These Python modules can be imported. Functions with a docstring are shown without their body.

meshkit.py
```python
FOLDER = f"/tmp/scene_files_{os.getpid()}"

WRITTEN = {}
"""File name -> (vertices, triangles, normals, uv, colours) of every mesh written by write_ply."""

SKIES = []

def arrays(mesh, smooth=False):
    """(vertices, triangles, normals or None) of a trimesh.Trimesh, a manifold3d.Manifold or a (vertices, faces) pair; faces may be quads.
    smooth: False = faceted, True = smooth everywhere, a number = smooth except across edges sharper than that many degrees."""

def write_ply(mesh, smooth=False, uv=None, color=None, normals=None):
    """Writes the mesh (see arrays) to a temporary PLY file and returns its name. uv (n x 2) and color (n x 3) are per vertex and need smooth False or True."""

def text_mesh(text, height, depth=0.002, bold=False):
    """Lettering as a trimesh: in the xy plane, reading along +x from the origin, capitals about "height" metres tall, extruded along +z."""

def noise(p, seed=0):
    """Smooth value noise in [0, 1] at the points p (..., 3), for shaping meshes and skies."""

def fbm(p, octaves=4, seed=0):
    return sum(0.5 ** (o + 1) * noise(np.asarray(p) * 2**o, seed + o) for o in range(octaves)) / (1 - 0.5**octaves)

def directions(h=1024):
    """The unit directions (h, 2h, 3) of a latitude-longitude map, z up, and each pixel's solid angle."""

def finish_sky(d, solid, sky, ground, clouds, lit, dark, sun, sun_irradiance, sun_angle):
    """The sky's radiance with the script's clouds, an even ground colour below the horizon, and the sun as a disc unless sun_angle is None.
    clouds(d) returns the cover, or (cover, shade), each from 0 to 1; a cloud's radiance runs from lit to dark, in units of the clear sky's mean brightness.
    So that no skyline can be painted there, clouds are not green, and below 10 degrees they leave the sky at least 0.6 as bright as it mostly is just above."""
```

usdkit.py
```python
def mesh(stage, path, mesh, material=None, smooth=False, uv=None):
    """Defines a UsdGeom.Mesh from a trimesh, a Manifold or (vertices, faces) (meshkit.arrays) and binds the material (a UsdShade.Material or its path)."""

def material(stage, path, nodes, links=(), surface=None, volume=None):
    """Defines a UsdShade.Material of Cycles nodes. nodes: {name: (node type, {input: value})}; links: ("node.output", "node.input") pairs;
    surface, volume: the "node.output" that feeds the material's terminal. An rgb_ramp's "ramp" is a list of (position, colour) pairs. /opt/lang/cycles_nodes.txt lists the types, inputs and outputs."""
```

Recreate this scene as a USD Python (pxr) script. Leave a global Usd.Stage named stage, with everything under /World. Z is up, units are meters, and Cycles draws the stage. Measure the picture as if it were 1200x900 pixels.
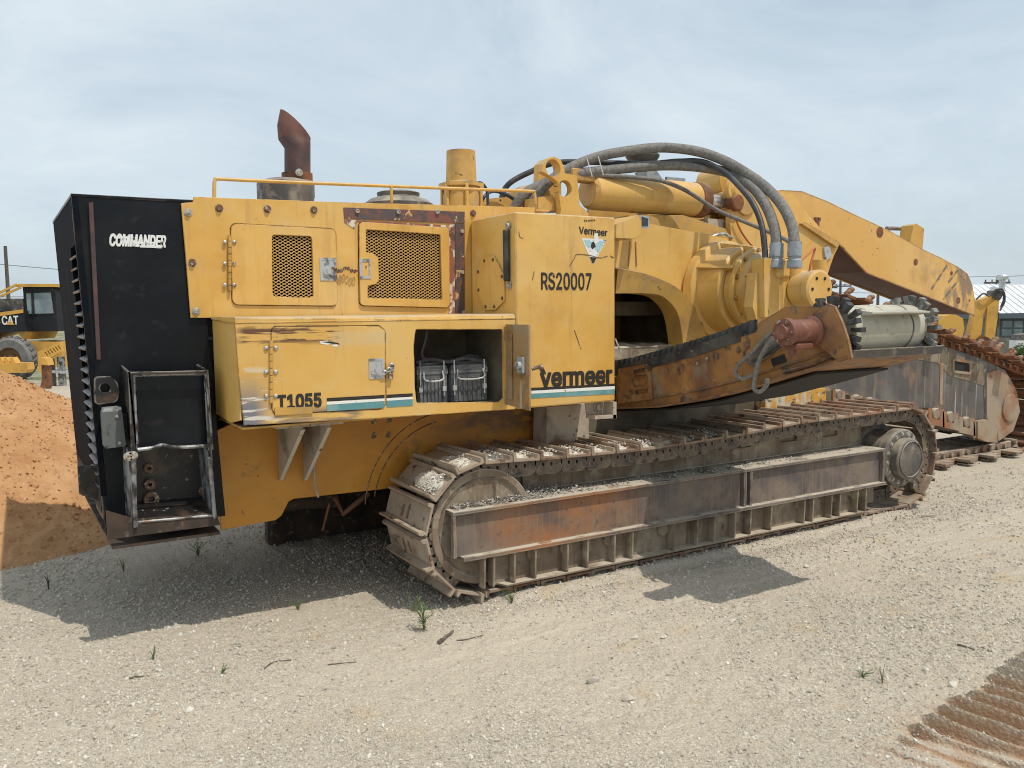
import math, random
import numpy as np, trimesh, usdkit, meshkit
from pxr import Usd, UsdGeom, UsdLux, UsdShade, Gf, Sdf, Vt
from shapely.geometry import Polygon, Point, LineString, box as sbox
from shapely import affinity
from shapely.ops import unary_union

stage = Usd.Stage.CreateInMemory()
UsdGeom.SetStageUpAxis(stage, UsdGeom.Tokens.z)
UsdGeom.Xform.Define(stage, '/World')
UsdGeom.Scope.Define(stage, '/World/Looks')

# ------------------------------------------------------------------ camera
F_PX = 1000.0                                   # focal length for a 1200 px wide picture
R = np.array([[0.8539342097813093, -0.054341267895174225, 0.517535884715945],
              [-0.5202643894692491, -0.06810142229708484, 0.8512855932830672],
              [-0.011015008640961499, -0.9961973814885579, -0.0864259607987121]])
C = np.array([-2.36834279, -4.47403953, 1.8])
cam = UsdGeom.Camera.Define(stage, '/World/camera')
cam.CreateHorizontalApertureAttr(36.0); cam.CreateVerticalApertureAttr(27.0)
cam.CreateFocalLengthAttr(36.0 * F_PX / 1200.0)
cam.CreateClippingRangeAttr(Gf.Vec2f(0.05, 5000.0))
r_, u_, b_ = R[:, 0], -R[:, 1], -R[:, 2]
cam.AddTransformOp().Set(Gf.Matrix4d(*r_, 0, *u_, 0, *b_, 0, *C, 1))
EXPOSURE = 0.10
cam.CreateExposureAttr(EXPOSURE)

# ------------------------------------------------------------------ sun and sky
SUN = np.array([0.18, -0.45, 1.0]); SUN /= np.linalg.norm(SUN)
SUN_I, SKY_S = 0.76, 0.112
sun = UsdLux.DistantLight.Define(stage, '/World/sun')
sun.CreateIntensityAttr(SUN_I); sun.CreateAngleAttr(0.55); sun.CreateNormalizeAttr(True)
sun.CreateColorAttr(Gf.Vec3f(1.0, 0.94, 0.84))
zx = np.cross([0, 0, 1.0], SUN); zx /= np.linalg.norm(zx); zy = np.cross(SUN, zx)
sun.AddTransformOp().Set(Gf.Matrix4d(*zx, 0, *zy, 0, *SUN, 0, 0, 0, 30, 1))
CLOUD = (5.2, 5.75, 6.3)
dome = UsdLux.DomeLight.Define(stage, '/World/sky')
sky_m = usdkit.material(stage, '/World/Looks/sky', {
    'sky': ('sky_texture', {'sky_type': 'single_scattering', 'sun_disc': False, 'sun_elevation': float(math.asin(SUN[2])),
                            'sun_rotation': float(math.atan2(SUN[0], SUN[1])), 'air_density': 1.0, 'aerosol_density': 3.0, 'ozone_density': 1.0}),
    'tc': ('texture_coordinate', {}),
    'mp': ('mapping', {'scale': (1.1, 1.1, 2.2), 'rotation': (0.1, 0.25, 0.5)}),
    'n1': ('noise_texture', {'scale': 2.0, 'detail': 7.0, 'roughness': 0.58, 'distortion': 0.5}),
    'r1': ('map_range', {'from_min': 0.34, 'from_max': 0.72, 'to_min': 0.62, 'to_max': 0.97, 'clamp': True}),
    'n2': ('noise_texture', {'scale': 0.9, 'detail': 2.0}),
    'cl': ('rgb_ramp', {'ramp': [(0.30, (5.3, 6.4, 7.15)), (0.74, (6.8, 7.5, 7.95))]}),
    'mx': ('mix_color', {}),
    'bg': ('background_shader', {'strength': SKY_S})},
    [('tc.generated', 'mp.vector'), ('mp.vector', 'n1.vector'), ('tc.generated', 'n2.vector'), ('n1.fac', 'r1.value'), ('r1.result', 'mx.fac'),
     ('sky.color', 'mx.a'), ('n1.fac', 'cl.fac'), ('cl.color', 'mx.b'), ('mx.result', 'bg.color')], surface='bg.background')
UsdShade.MaterialBindingAPI.Apply(dome.GetPrim()).Bind(sky_m)

# ------------------------------------------------------------------ tracing helpers: a picture point to a place at a known depth
def U(px, py, Y=None, X=None, Z=None):
    d = R @ np.array([px - 600.0, py - 450.0, F_PX])
    t = (Y - C[1]) / d[1] if Y is not None else (X - C[0]) / d[0] if X is not None else (Z - C[2]) / d[2]
    return C + d * t
def atdepth(px, py, depth):
    return C + R @ np.array([px - 600.0, py - 450.0, F_PX]) * (depth / F_PX)
def XZ(pts, Y): return [tuple(U(x, y, Y=Y)[[0, 2]]) for x, y in pts]
def YZ(pts, X): return [tuple(U(x, y, X=X)[[1, 2]]) for x, y in pts]
def poly(pts, Y, r=0.0):
    g = Polygon(XZ(pts, Y)).buffer(0)
    return g.buffer(-r, join_style=2).buffer(r, quad_segs=5) if r else g
rnd = random.Random(7)
rng = np.random.default_rng(11)

# ------------------------------------------------------------------ mesh helpers
def ext(g, t):
    gs = [q for q in getattr(g, 'geoms', [g]) if q.area > 1e-7]
    return trimesh.util.concatenate([trimesh.creation.extrude_polygon(q, t, engine='earcut') for q in gs])
def slab(g, y0, y1):                     # XZ outline, thickness y0..y1
    m = ext(g, y1 - y0); T = np.eye(4); T[:3, :3] = [[1, 0, 0], [0, 0, -1], [0, 1, 0]]; T[1, 3] = y1
    m.apply_transform(T); return m
def slabx(g, x0, x1):                    # YZ outline, thickness x0..x1
    m = ext(g, x1 - x0); T = np.eye(4); T[:3, :3] = [[0, 0, 1], [1, 0, 0], [0, 1, 0]]; T[0, 3] = x0
    m.apply_transform(T); return m
def slabz(g, z0, z1):
    m = ext(g, z1 - z0); m.apply_translation((0, 0, z0)); return m
def box(x0, x1, y0, y1, z0, z1, c=0.0):
    if c <= 0:
        m = trimesh.creation.box((x1 - x0, y1 - y0, z1 - z0))
    else:
        h = np.array([(x1 - x0) / 2, (y1 - y0) / 2, (z1 - z0) / 2]); c = min(c, 0.45 * 2 * h.min()); p = []
        for s in np.ndindex(2, 2, 2):
            s = np.array(s) * 2 - 1
            for a in range(3):
                q = h - c; q[a] = h[a]; p.append(s * q)
        m = trimesh.convex.convex_hull(np.array(p))
    m.apply_translation(((x0 + x1) / 2, (y0 + y1) / 2, (z0 + z1) / 2)); return m
def frame_of(d):
    d = np.asarray(d, float); d = d / np.linalg.norm(d)
    a = np.cross(d, [0, 0, 1.0] if abs(d[2]) < 0.9 else [1.0, 0, 0]); a /= np.linalg.norm(a)
    return a, np.cross(d, a), d
def lathe(p0, axis, prof, n=32):         # prof: (radius, distance along axis)
    a, b, d = frame_of(axis)
    m = trimesh.creation.revolve(np.array(prof, float), sections=n)
    T = np.eye(4); T[:3, 0], T[:3, 1], T[:3, 2], T[:3, 3] = a, b, d, p0
    m.apply_transform(T)
    if m.volume < 0: m.invert()
    return m
def cyl(p0, p1, r, n=20, r1=None, c=0.0):
    p0, p1 = np.asarray(p0, float), np.asarray(p1, float); L = np.linalg.norm(p1 - p0); r1 = r if r1 is None else r1
    pr = [(0, 0), (r - c, 0), (r, c), (r1, L - c), (r1 - c, L), (0, L)] if c else [(0, 0), (r, 0), (r1, L), (0, L)]
    return lathe(p0, p1 - p0, pr, n)
def spline(pts, k=10):
    p = np.asarray(pts, float); q = np.vstack([2 * p[0] - p[1], p, 2 * p[-1] - p[-2]]); out = []
    for i in range(len(p) - 1):
        a, b, c, d = q[i:i + 4]
        for t in np.arange(k) / k:
            out.append(0.5 * (2 * b + (c - a) * t + (2 * a - 5 * b + 4 * c - d) * t * t + (3 * b - a - 3 * c + d) * t ** 3))
    return np.vstack(out + [p[-1]])
def tube(path, r, n=10):
    p = np.asarray(path, float); t = np.gradient(p, axis=0); t /= np.linalg.norm(t, axis=1, keepdims=True) + 1e-12
    a = np.zeros_like(p); a0 = frame_of(t[0])[0]
    for i in range(len(p)):
        a0 = a0 - t[i] * (a0 @ t[i]); a0 /= np.linalg.norm(a0); a[i] = a0
    b = np.cross(t, a); ang = np.arange(n) * 2 * np.pi / n; rr = np.broadcast_to(r, (len(p),))[:, None, None]
    v = (p[:, None] + rr * (np.cos(ang)[None, :, None] * a[:, None] + np.sin(ang)[None, :, None] * b[:, None])).reshape(-1, 3)
    f = []
    for i in range(len(p) - 1):
        for j in range(n):
            k = (j + 1) % n
            f += [[i * n + j, i * n + k, (i + 1) * n + k], [i * n + j, (i + 1) * n + k, (i + 1) * n + j]]
    v = np.vstack([v, p[0], p[-1]]); e = len(v)
    for j in range(n):
        k = (j + 1) % n
        f += [[e - 2, k, j], [e - 1, (len(p) - 1) * n + j, (len(p) - 1) * n + k]]
    return trimesh.Trimesh(v, f, process=False)
def bar(p0, p1, w, h, up=(0, 0, 1)):
    p0, p1 = np.asarray(p0, float), np.asarray(p1, float); d = p1 - p0; L = np.linalg.norm(d); d /= L
    a = np.cross(up, d); a /= np.linalg.norm(a); b = np.cross(d, a)
    m = trimesh.creation.box((L, w, h)); T = np.eye(4); T[:3, 0], T[:3, 1], T[:3, 2], T[:3, 3] = d, a, b, (p0 + p1) / 2
    m.apply_transform(T); return m
def cat(*ms):
    l = []
    for m in ms: l += m if isinstance(m, (list, tuple)) else [m]
    return trimesh.util.concatenate(l)
def hexbolt(p, axis, r, h=None, washer=True):
    h = h or r * 0.7; a, b, d = frame_of(axis); p = np.asarray(p, float); ms = []
    if washer: ms.append(cyl(p, p + d * h * 0.3, r * 1.55, 14))
    ms.append(cyl(p + d * h * 0.3 * washer, p + d * h * 1.2, r, 6)); return cat(ms)
def rough(m, amp, scale, edge=None, seed=0):
    if edge: m = m.subdivide_to_size(edge, max_iter=12)
    n = np.array(m.vertex_normals); v = np.array(m.vertices)
    m.vertices = v + n * ((meshkit.fbm(v * scale, 3, seed) - 0.5) * 2 * amp)[:, None]; return m
def hull(pts): return trimesh.convex.convex_hull(np.array(pts, float))
def stone(r, seed):
    g = np.random.default_rng(seed); p = g.normal(size=(12, 3)); p /= np.linalg.norm(p, axis=1, keepdims=True)
    return hull(p * r * g.uniform(0.65, 1.0, (12, 1)) * np.array([1, 0.8, 0.6]))
def text(s, width, height, p, y, depth=0.003, bold=True, shear=0.0, slope=0.0, fat=0.0):
    if fat:
        return cat(*[text(s, width - 2 * fat, height - 2 * fat, (p[0] + fat * (1 + i), p[1] + fat * (1 + j)), y - 0.00012 * k, depth, bold, shear, slope) for k, (i, j) in enumerate(((-1, -1), (1, -1), (-1, 1), (1, 1), (0, 0)))])
    m = meshkit.text_mesh(s, 1.0, depth, bold); v = np.array(m.vertices); v[:, :2] -= v[:, :2].min(0); v[:, :2] /= v[:, :2].max(0)
    x = v[:, 0] * width + v[:, 1] * height * shear; z = v[:, 1] * height + x * slope
    m.vertices = np.stack([p[0] + x, y - v[:, 2], p[1] + z], 1); return m

# ------------------------------------------------------------------ prims
used = {}
def path_of(name, parent):
    root = parent or '/World'; n = used.get((root, name), 0); used[(root, name)] = n + 1
    return f'{root}/{name}' + (f'_{n:03d}' if n else '')
def setdata(prim, label=None, category=None, group=None, kind=None):
    for k, v in (('label', label), ('category', category), ('group', group), ('kind', kind)):
        if v: prim.SetCustomDataByKey(k, v)
def part(name, m, mt, parent=None, smooth=False, **data):
    p = path_of(name, parent); g = usdkit.mesh(stage, p, m, M[mt], smooth=smooth); setdata(g.GetPrim(), **data); return p
def thing(name, label, category, loc=(0, 0, 0), rz=0.0, group=None, ref=None):
    p = path_of(name, None); x = UsdGeom.Xform.Define(stage, p); x.AddTranslateOp().Set(Gf.Vec3d(*map(float, loc)))
    x.AddRotateZOp().Set(float(rz)); setdata(x.GetPrim(), label, category, group)
    if ref: x.GetPrim().GetReferences().AddInternalReference(ref); x.GetPrim().SetInstanceable(True)
    return p

# ------------------------------------------------------------------ materials
M = {}
def mat(name, base, layers=(), rough=0.5, metal=0.0, bump=None, bev=0.0, spec=0.5, coat=0.0, wave=None):
    """layers: dicts of colour c, noise scale s, thresholds lo..hi, optional stretch, up (dust on upward faces), edge (worn edges), lim [(axis, a, b, soft)], rough"""
    nd = {'geo': ('geometry', {}), 'p': ('principled_bsdf', {'roughness': rough, 'metallic': metal, 'specular_ior_level': spec, 'coat_weight': coat}), 'b0': ('color', {'value': base})}
    lk = []; col, rg = 'b0.color', None
    if any('lim' in l for l in layers): nd['sx'] = ('separate_xyz', {}); lk.append(('geo.position', 'sx.vector'))
    for i, l in enumerate(layers):
        n = f'l{i}'
        nd[n + 'm'] = ('mapping', {'scale': l.get('stretch', (1, 1, 1)), 'location': (3.7 * i, 1.3 * i, 2.1 * i)})
        nd[n + 'n'] = ('noise_texture', {'scale': l['s'], 'detail': l.get('detail', 5.0), 'roughness': l.get('nr', 0.6), 'distortion': l.get('dist', 0.3)})
        nd[n + 'r'] = ('map_range', {'from_min': l['lo'], 'from_max': l['hi'], 'to_max': l.get('amt', 1.0), 'clamp': True})
        lk += [('geo.position', n + 'm.vector'), (n + 'm.vector', n + 'n.vector'), (n + 'n.fac', n + 'r.value')]
        fac = n + 'r.result'
        def mul(src, tag):
            nonlocal fac
            nd[n + tag] = ('math', {'math_type': 'multiply'}); lk.extend([(fac, n + tag + '.value1'), (src, n + tag + '.value2')]); fac = n + tag + '.value'
        if l.get('up'):
            nd[n + 'sz'] = ('separate_xyz', {}); nd[n + 'ur'] = ('map_range', {'from_min': 0.25, 'from_max': 0.8, 'clamp': True})
            lk += [('geo.normal', n + 'sz.vector'), (n + 'sz.z', n + 'ur.value')]; mul(n + 'ur.result', 'u')
        if l.get('edge'):
            nd[n + 'bv'] = ('bevel', {'radius': l['edge'], 'samples': 4}); nd[n + 'vd'] = ('vector_math', {'math_type': 'dot_product'})
            nd[n + 'er'] = ('map_range', {'from_min': 0.99, 'from_max': 0.86, 'clamp': True})
            lk += [(n + 'bv.bevel', n + 'vd.vector1'), ('geo.true_normal', n + 'vd.vector2'), (n + 'vd.value', n + 'er.value')]; mul(n + 'er.result', 'e')
        if l.get('rand'):
            nd[n + 'oi'] = ('object_info', {}); nd[n + 'or'] = ('map_range', {'from_min': 0.35, 'from_max': 0.95, 'clamp': True}); lk.append((n + 'oi.random', n + 'or.value')); mul(n + 'or.result', 'o')
        for j, (ax, a, b, soft) in enumerate(l.get('lim', ())):
            nd[f'{n}a{j}'] = ('map_range', {'from_min': a, 'from_max': a + soft, 'clamp': True}); nd[f'{n}b{j}'] = ('map_range', {'from_min': b, 'from_max': b - soft, 'clamp': True})
            lk += [(f'sx.{ax}', f'{n}a{j}.value'), (f'sx.{ax}', f'{n}b{j}.value')]; mul(f'{n}a{j}.result', f'x{j}'); mul(f'{n}b{j}.result', f'y{j}')
        nd[n + 'c'] = ('mix_color', {'b': l['c']}); lk += [(fac, n + 'c.fac'), (col, n + 'c.a')]; col = n + 'c.result'
        if 'rough' in l:
            nd[n + 'g'] = ('mix_float', {'b': l['rough'], 'a': rough}); lk.append((fac, n + 'g.fac'))
            if rg: lk.append((rg, n + 'g.a'))
            rg = n + 'g.result'
    lk.append((col, 'p.base_color'))
    if rg: lk.append((rg, 'p.roughness'))
    nrm = None
    if bev: nd['bev'] = ('bevel', {'radius': bev, 'samples': 4}); nrm = 'bev.bevel'
    if bump:
        bs, bst, bd = bump[:3]
        nd['bn'] = ('noise_texture', {'scale': bs, 'detail': 5.0, 'roughness': 0.65}); nd['bp'] = ('bump', {'strength': bst, 'distance': bd})
        lk += [('geo.position', 'bn.vector'), ('bn.fac', 'bp.height')]
        if nrm: lk.append((nrm, 'bp.normal'))
        nrm = 'bp.normal'
    if wave:
        nd['wn'] = ('noise_texture', {'scale': wave[0], 'detail': 1.0}); nd['wp'] = ('bump', {'strength': wave[1], 'distance': wave[2]})
        lk += [('geo.position', 'wn.vector'), ('wn.fac', 'wp.height')] + ([(nrm, 'wp.normal')] if nrm else []); nrm = 'wp.normal'
    if nrm: lk.append((nrm, 'p.normal'))
    M[name] = usdkit.material(stage, '/World/Looks/' + name, nd, lk, surface='p.BSDF')

YEL = (0.625, 0.358, 0.080)
RUST, RUST_D, DUST = (0.19, 0.075, 0.03), (0.07, 0.032, 0.02), (0.40, 0.34, 0.255)
mat('yellow', YEL, [dict(c=(0.685, 0.44, 0.140), s=1.1, lo=0.40, hi=0.66, amt=0.85), dict(c=(0.62, 0.45, 0.21), s=3.4, lo=0.50, hi=0.72, amt=0.55), dict(c=(0.50, 0.235, 0.03), s=2.3, lo=0.5, hi=0.75, amt=0.6),
                    dict(c=(0.42, 0.22, 0.06), s=5.0, lo=0.56, hi=0.78, stretch=(2.2, 2.2, 0.25), amt=0.5), dict(c=(0.36, 0.20, 0.07), s=11.0, lo=0.58, hi=0.74, stretch=(2.0, 2.0, 0.12), amt=0.45),
                    dict(c=DUST, s=3.0, lo=0.35, hi=0.6, up=True, amt=0.75),
                    dict(c=(0.10, 0.045, 0.022), s=17.0, lo=0.70, hi=0.74), dict(c=(0.28, 0.13, 0.05), s=60.0, lo=0.71, hi=0.76, amt=0.8),
                    dict(c=(0.14, 0.06, 0.03), s=9.0, lo=0.50, hi=0.58, edge=0.009)], rough=0.42, bump=(45.0, 0.06, 0.004), wave=(4.0, 0.20, 0.05), bev=0.006)
mat('yellow_dirty', (0.54, 0.305, 0.065), [dict(c=(0.62, 0.39, 0.12), s=1.7, lo=0.45, hi=0.7), dict(c=(0.30, 0.17, 0.06), s=3.1, lo=0.47, hi=0.68, amt=0.8),
                    dict(c=(0.33, 0.27, 0.19), s=6.0, lo=0.55, hi=0.72, amt=0.65), dict(c=DUST, s=4.0, lo=0.3, hi=0.6, up=True, amt=0.85),
                    dict(c=(0.06, 0.035, 0.025), s=21.0, lo=0.66, hi=0.71), dict(c=(0.13, 0.055, 0.03), s=9.0, lo=0.46, hi=0.56, edge=0.012)], rough=0.55, bump=(40.0, 0.1, 0.004), bev=0.008)
mat('yellow_scraped', YEL, [dict(c=(0.42, 0.22, 0.06), s=5.0, lo=0.56, hi=0.78, stretch=(2.2, 2.2, 0.25), amt=0.5), dict(c=(0.36, 0.20, 0.07), s=11.0, lo=0.58, hi=0.74, stretch=(2.0, 2.0, 0.12), amt=0.45),
                    dict(c=(0.685, 0.44, 0.140), s=1.1, lo=0.40, hi=0.66, amt=0.85), dict(c=(0.62, 0.45, 0.21), s=3.4, lo=0.50, hi=0.72, amt=0.55),
                    dict(c=(0.17, 0.17, 0.19), s=7.0, lo=0.27, hi=0.31, stretch=(0.35, 1, 3.0), lim=[('x', -1.50, -1.10, 0.10), ('z', 1.00, 1.50, 0.20)]),
                    dict(c=(0.62, 0.58, 0.48), s=9.0, lo=0.54, hi=0.58, stretch=(0.35, 1, 3.5), lim=[('x', -1.40, -1.02, 0.12), ('z', 1.10, 1.55, 0.10)]),
                    dict(c=(0.30, 0.21, 0.12), s=9.0, lo=0.40, hi=0.52, stretch=(0.4, 1, 2.0), lim=[('x', -1.12, -0.58, 0.05), ('z', 1.17, 1.29, 0.03)]),
                    dict(c=(0.55, 0.44, 0.28), s=4.0, lo=0.4, hi=0.6, lim=[('x', -0.80, -0.40, 0.05), ('z', 1.60, 1.71, 0.03)], amt=0.45),
                    dict(c=(0.13, 0.06, 0.03), s=11.0, lo=0.50, hi=0.55, stretch=(0.3, 1, 3.0), lim=[('x', -1.30, -0.70, 0.06), ('z', 1.62, 1.74, 0.03)]),
                    dict(c=(0.10, 0.045, 0.022), s=15.0, lo=0.69, hi=0.73), dict(c=(0.28, 0.13, 0.05), s=60.0, lo=0.71, hi=0.76, amt=0.8),
                    dict(c=DUST, s=3.0, lo=0.3, hi=0.55, up=True, amt=0.8),
                    dict(c=(0.12, 0.055, 0.03), s=8.0, lo=0.46, hi=0.54, edge=0.012)], rough=0.42, bump=(45.0, 0.06, 0.004), wave=(4.0, 0.20, 0.05), bev=0.007)
mat('far_yellow', (0.60, 0.33, 0.06), [dict(c=(0.42, 0.22, 0.05), s=2.0, lo=0.5, hi=0.7)], rough=0.5)
mat('black_paint', (0.0055, 0.0065, 0.0085), [dict(c=(0.016, 0.018, 0.021), s=1.6, lo=0.45, hi=0.7, amt=0.7, rough=0.5), dict(c=(0.07, 0.06, 0.05), s=9.0, lo=0.60, hi=0.75, amt=0.35),
                    dict(c=(0.26, 0.23, 0.18), s=34.0, lo=0.69, hi=0.73, lim=[('z', 0.0, 1.15, 0.3)]), dict(c=DUST, s=4.0, lo=0.4, hi=0.65, up=True, amt=0.55),
                    dict(c=(0.16, 0.10, 0.07), s=8.0, lo=0.50, hi=0.58, edge=0.010)], rough=0.30, spec=0.22, bump=(30.0, 0.05, 0.004), wave=(2.5, 0.08, 0.05), bev=0.006)
mat('black_worn', (0.010, 0.0095, 0.0095), [dict(c=(0.09, 0.055, 0.035), s=5.0, lo=0.52, hi=0.66), dict(c=(0.30, 0.28, 0.25), s=11.0, lo=0.42, hi=0.5, edge=0.016),
                    dict(c=(0.22, 0.2, 0.17), s=30.0, lo=0.64, hi=0.7)], rough=0.4, bump=(30.0, 0.15, 0.004), bev=0.006)
mat('dark', (0.012, 0.011, 0.010), rough=0.8)
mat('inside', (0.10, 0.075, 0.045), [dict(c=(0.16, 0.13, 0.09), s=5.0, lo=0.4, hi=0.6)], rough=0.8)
mat('primer', (0.085, 0.062, 0.058), [dict(c=(0.20, 0.07, 0.05), s=9.0, lo=0.5, hi=0.6), dict(c=(0.55, 0.33, 0.12), s=13.0, lo=0.58, hi=0.62)], rough=0.6, bev=0.003)
mat('primer_red', (0.28, 0.10, 0.07), [dict(c=(0.62, 0.55, 0.45), s=22.0, lo=0.54, hi=0.58, stretch=(1, 1, 0.5)), dict(c=(0.10, 0.05, 0.04), s=12.0, lo=0.5, hi=0.6)], rough=0.6)
mat('rust', RUST, [dict(c=RUST_D, s=6.0, lo=0.45, hi=0.65), dict(c=(0.33, 0.14, 0.06), s=11.0, lo=0.52, hi=0.7, amt=0.7), dict(c=DUST, s=5.0, lo=0.35, hi=0.65, up=True, amt=0.55)], rough=0.85, bump=(50.0, 0.25, 0.006), bev=0.004)
mat('exhaust', (0.075, 0.036, 0.034), [dict(c=(0.16, 0.07, 0.05), s=4.0, lo=0.45, hi=0.65), dict(c=(0.035, 0.03, 0.035), s=3.0, lo=0.5, hi=0.65)], rough=0.6, bump=(60.0, 0.1, 0.003))
mat('shoe', (0.125, 0.095, 0.07), [dict(c=(0.24, 0.105, 0.05), s=5.0, lo=0.42, hi=0.58, amt=0.9), dict(c=(0.075, 0.052, 0.04), s=8.0, lo=0.5, hi=0.66), dict(c=DUST, s=7.0, lo=0.46, hi=0.64, amt=0.5),
                    dict(c=(0.46, 0.40, 0.31), s=4.0, lo=0.40, hi=0.60, up=True, amt=0.8), dict(c=(0.34, 0.29, 0.22), s=3.0, lo=0.30, hi=0.52, rand=True, amt=0.8), dict(c=(0.37, 0.315, 0.24), s=6.0, lo=0.32, hi=0.56, amt=0.85, lim=[('x', -1.0, 0.42, 0.25)]), dict(c=(0.035, 0.028, 0.024), s=16.0, lo=0.60, hi=0.68), dict(c=(0.24, 0.10, 0.05), s=13.0, lo=0.35, hi=0.5, edge=0.012)], rough=0.75, bump=(55.0, 0.25, 0.005), bev=0.006)
mat('link', (0.12, 0.09, 0.068), [dict(c=(0.20, 0.15, 0.10), s=8.0, lo=0.45, hi=0.62), dict(c=(0.05, 0.04, 0.035), s=12.0, lo=0.5, hi=0.65), dict(c=(0.32, 0.28, 0.22), s=18.0, lo=0.4, hi=0.5, edge=0.008)], rough=0.7, bump=(60.0, 0.2, 0.004), bev=0.005)
mat('mud_steel', (0.26, 0.21, 0.15), [dict(c=(0.17, 0.125, 0.085), s=3.5, lo=0.42, hi=0.62), dict(c=(0.34, 0.29, 0.215), s=8.0, lo=0.52, hi=0.68), dict(c=(0.09, 0.07, 0.055), s=13.0, lo=0.62, hi=0.72),
                    dict(c=(0.14, 0.085, 0.05), s=6.0, lo=0.52, hi=0.66, stretch=(3, 3, 0.3), amt=0.7), dict(c=(0.45, 0.39, 0.30), s=5.0, lo=0.3, hi=0.5, up=True)], rough=0.85, bump=(40.0, 0.3, 0.006), bev=0.005)
mat('beam', (0.145, 0.115, 0.10), [dict(c=(0.20, 0.155, 0.115), s=4.0, lo=0.42, hi=0.64), dict(c=(0.075, 0.062, 0.062), s=2.6, lo=0.48, hi=0.62, amt=0.9),
                    dict(c=(0.30, 0.125, 0.045), s=2.2, lo=0.30, hi=0.56, lim=[('x', 0.02, 1.45, 0.35)], stretch=(1, 1, 1.6)), dict(c=(0.22, 0.16, 0.10), s=9.0, lo=0.5, hi=0.7, stretch=(6, 6, 0.25), amt=0.7),
                    dict(c=(0.12, 0.055, 0.035), s=26.0, lo=0.58, hi=0.68, amt=0.8), dict(c=(0.46, 0.41, 0.33), s=6.0, lo=0.35, hi=0.5, up=True), dict(c=(0.38, 0.33, 0.26), s=14.0, lo=0.38, hi=0.5, edge=0.014)],
    rough=0.65, bump=(50.0, 0.2, 0.005), bev=0.005)
mat('dark_steel', (0.06, 0.055, 0.052), [dict(c=(0.13, 0.11, 0.09), s=4.0, lo=0.45, hi=0.65), dict(c=(0.28, 0.24, 0.19), s=9.0, lo=0.54, hi=0.68, amt=0.7), dict(c=DUST, s=5.0, lo=0.35, hi=0.6, up=True, amt=0.8),
                    dict(c=(0.35, 0.31, 0.25), s=14.0, lo=0.42, hi=0.52, edge=0.01)], rough=0.5, bump=(40.0, 0.15, 0.004), bev=0.006)
mat('boom_plate', (0.075, 0.068, 0.066), [dict(c=(0.19, 0.135, 0.09), s=3.5, lo=0.48, hi=0.66, stretch=(2.5, 2.5, 0.35), amt=0.75), dict(c=(0.15, 0.135, 0.12), s=1.6, lo=0.42, hi=0.66), dict(c=(0.075, 0.066, 0.066), s=2.4, lo=0.5, hi=0.66), dict(c=(0.36, 0.33, 0.28), s=5.0, lo=0.62, hi=0.70, stretch=(4, 4, 0.12)),
                    dict(c=(0.22, 0.14, 0.09), s=3.0, lo=0.57, hi=0.7)], rough=0.5, bump=(30.0, 0.12, 0.005), bev=0.006)
mat('boom_nose', (0.31, 0.24, 0.165), [dict(c=(0.26, 0.115, 0.05), s=2.6, lo=0.42, hi=0.58), dict(c=(0.20, 0.18, 0.15), s=3.0, lo=0.55, hi=0.7)], rough=0.6, bev=0.006)
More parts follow.
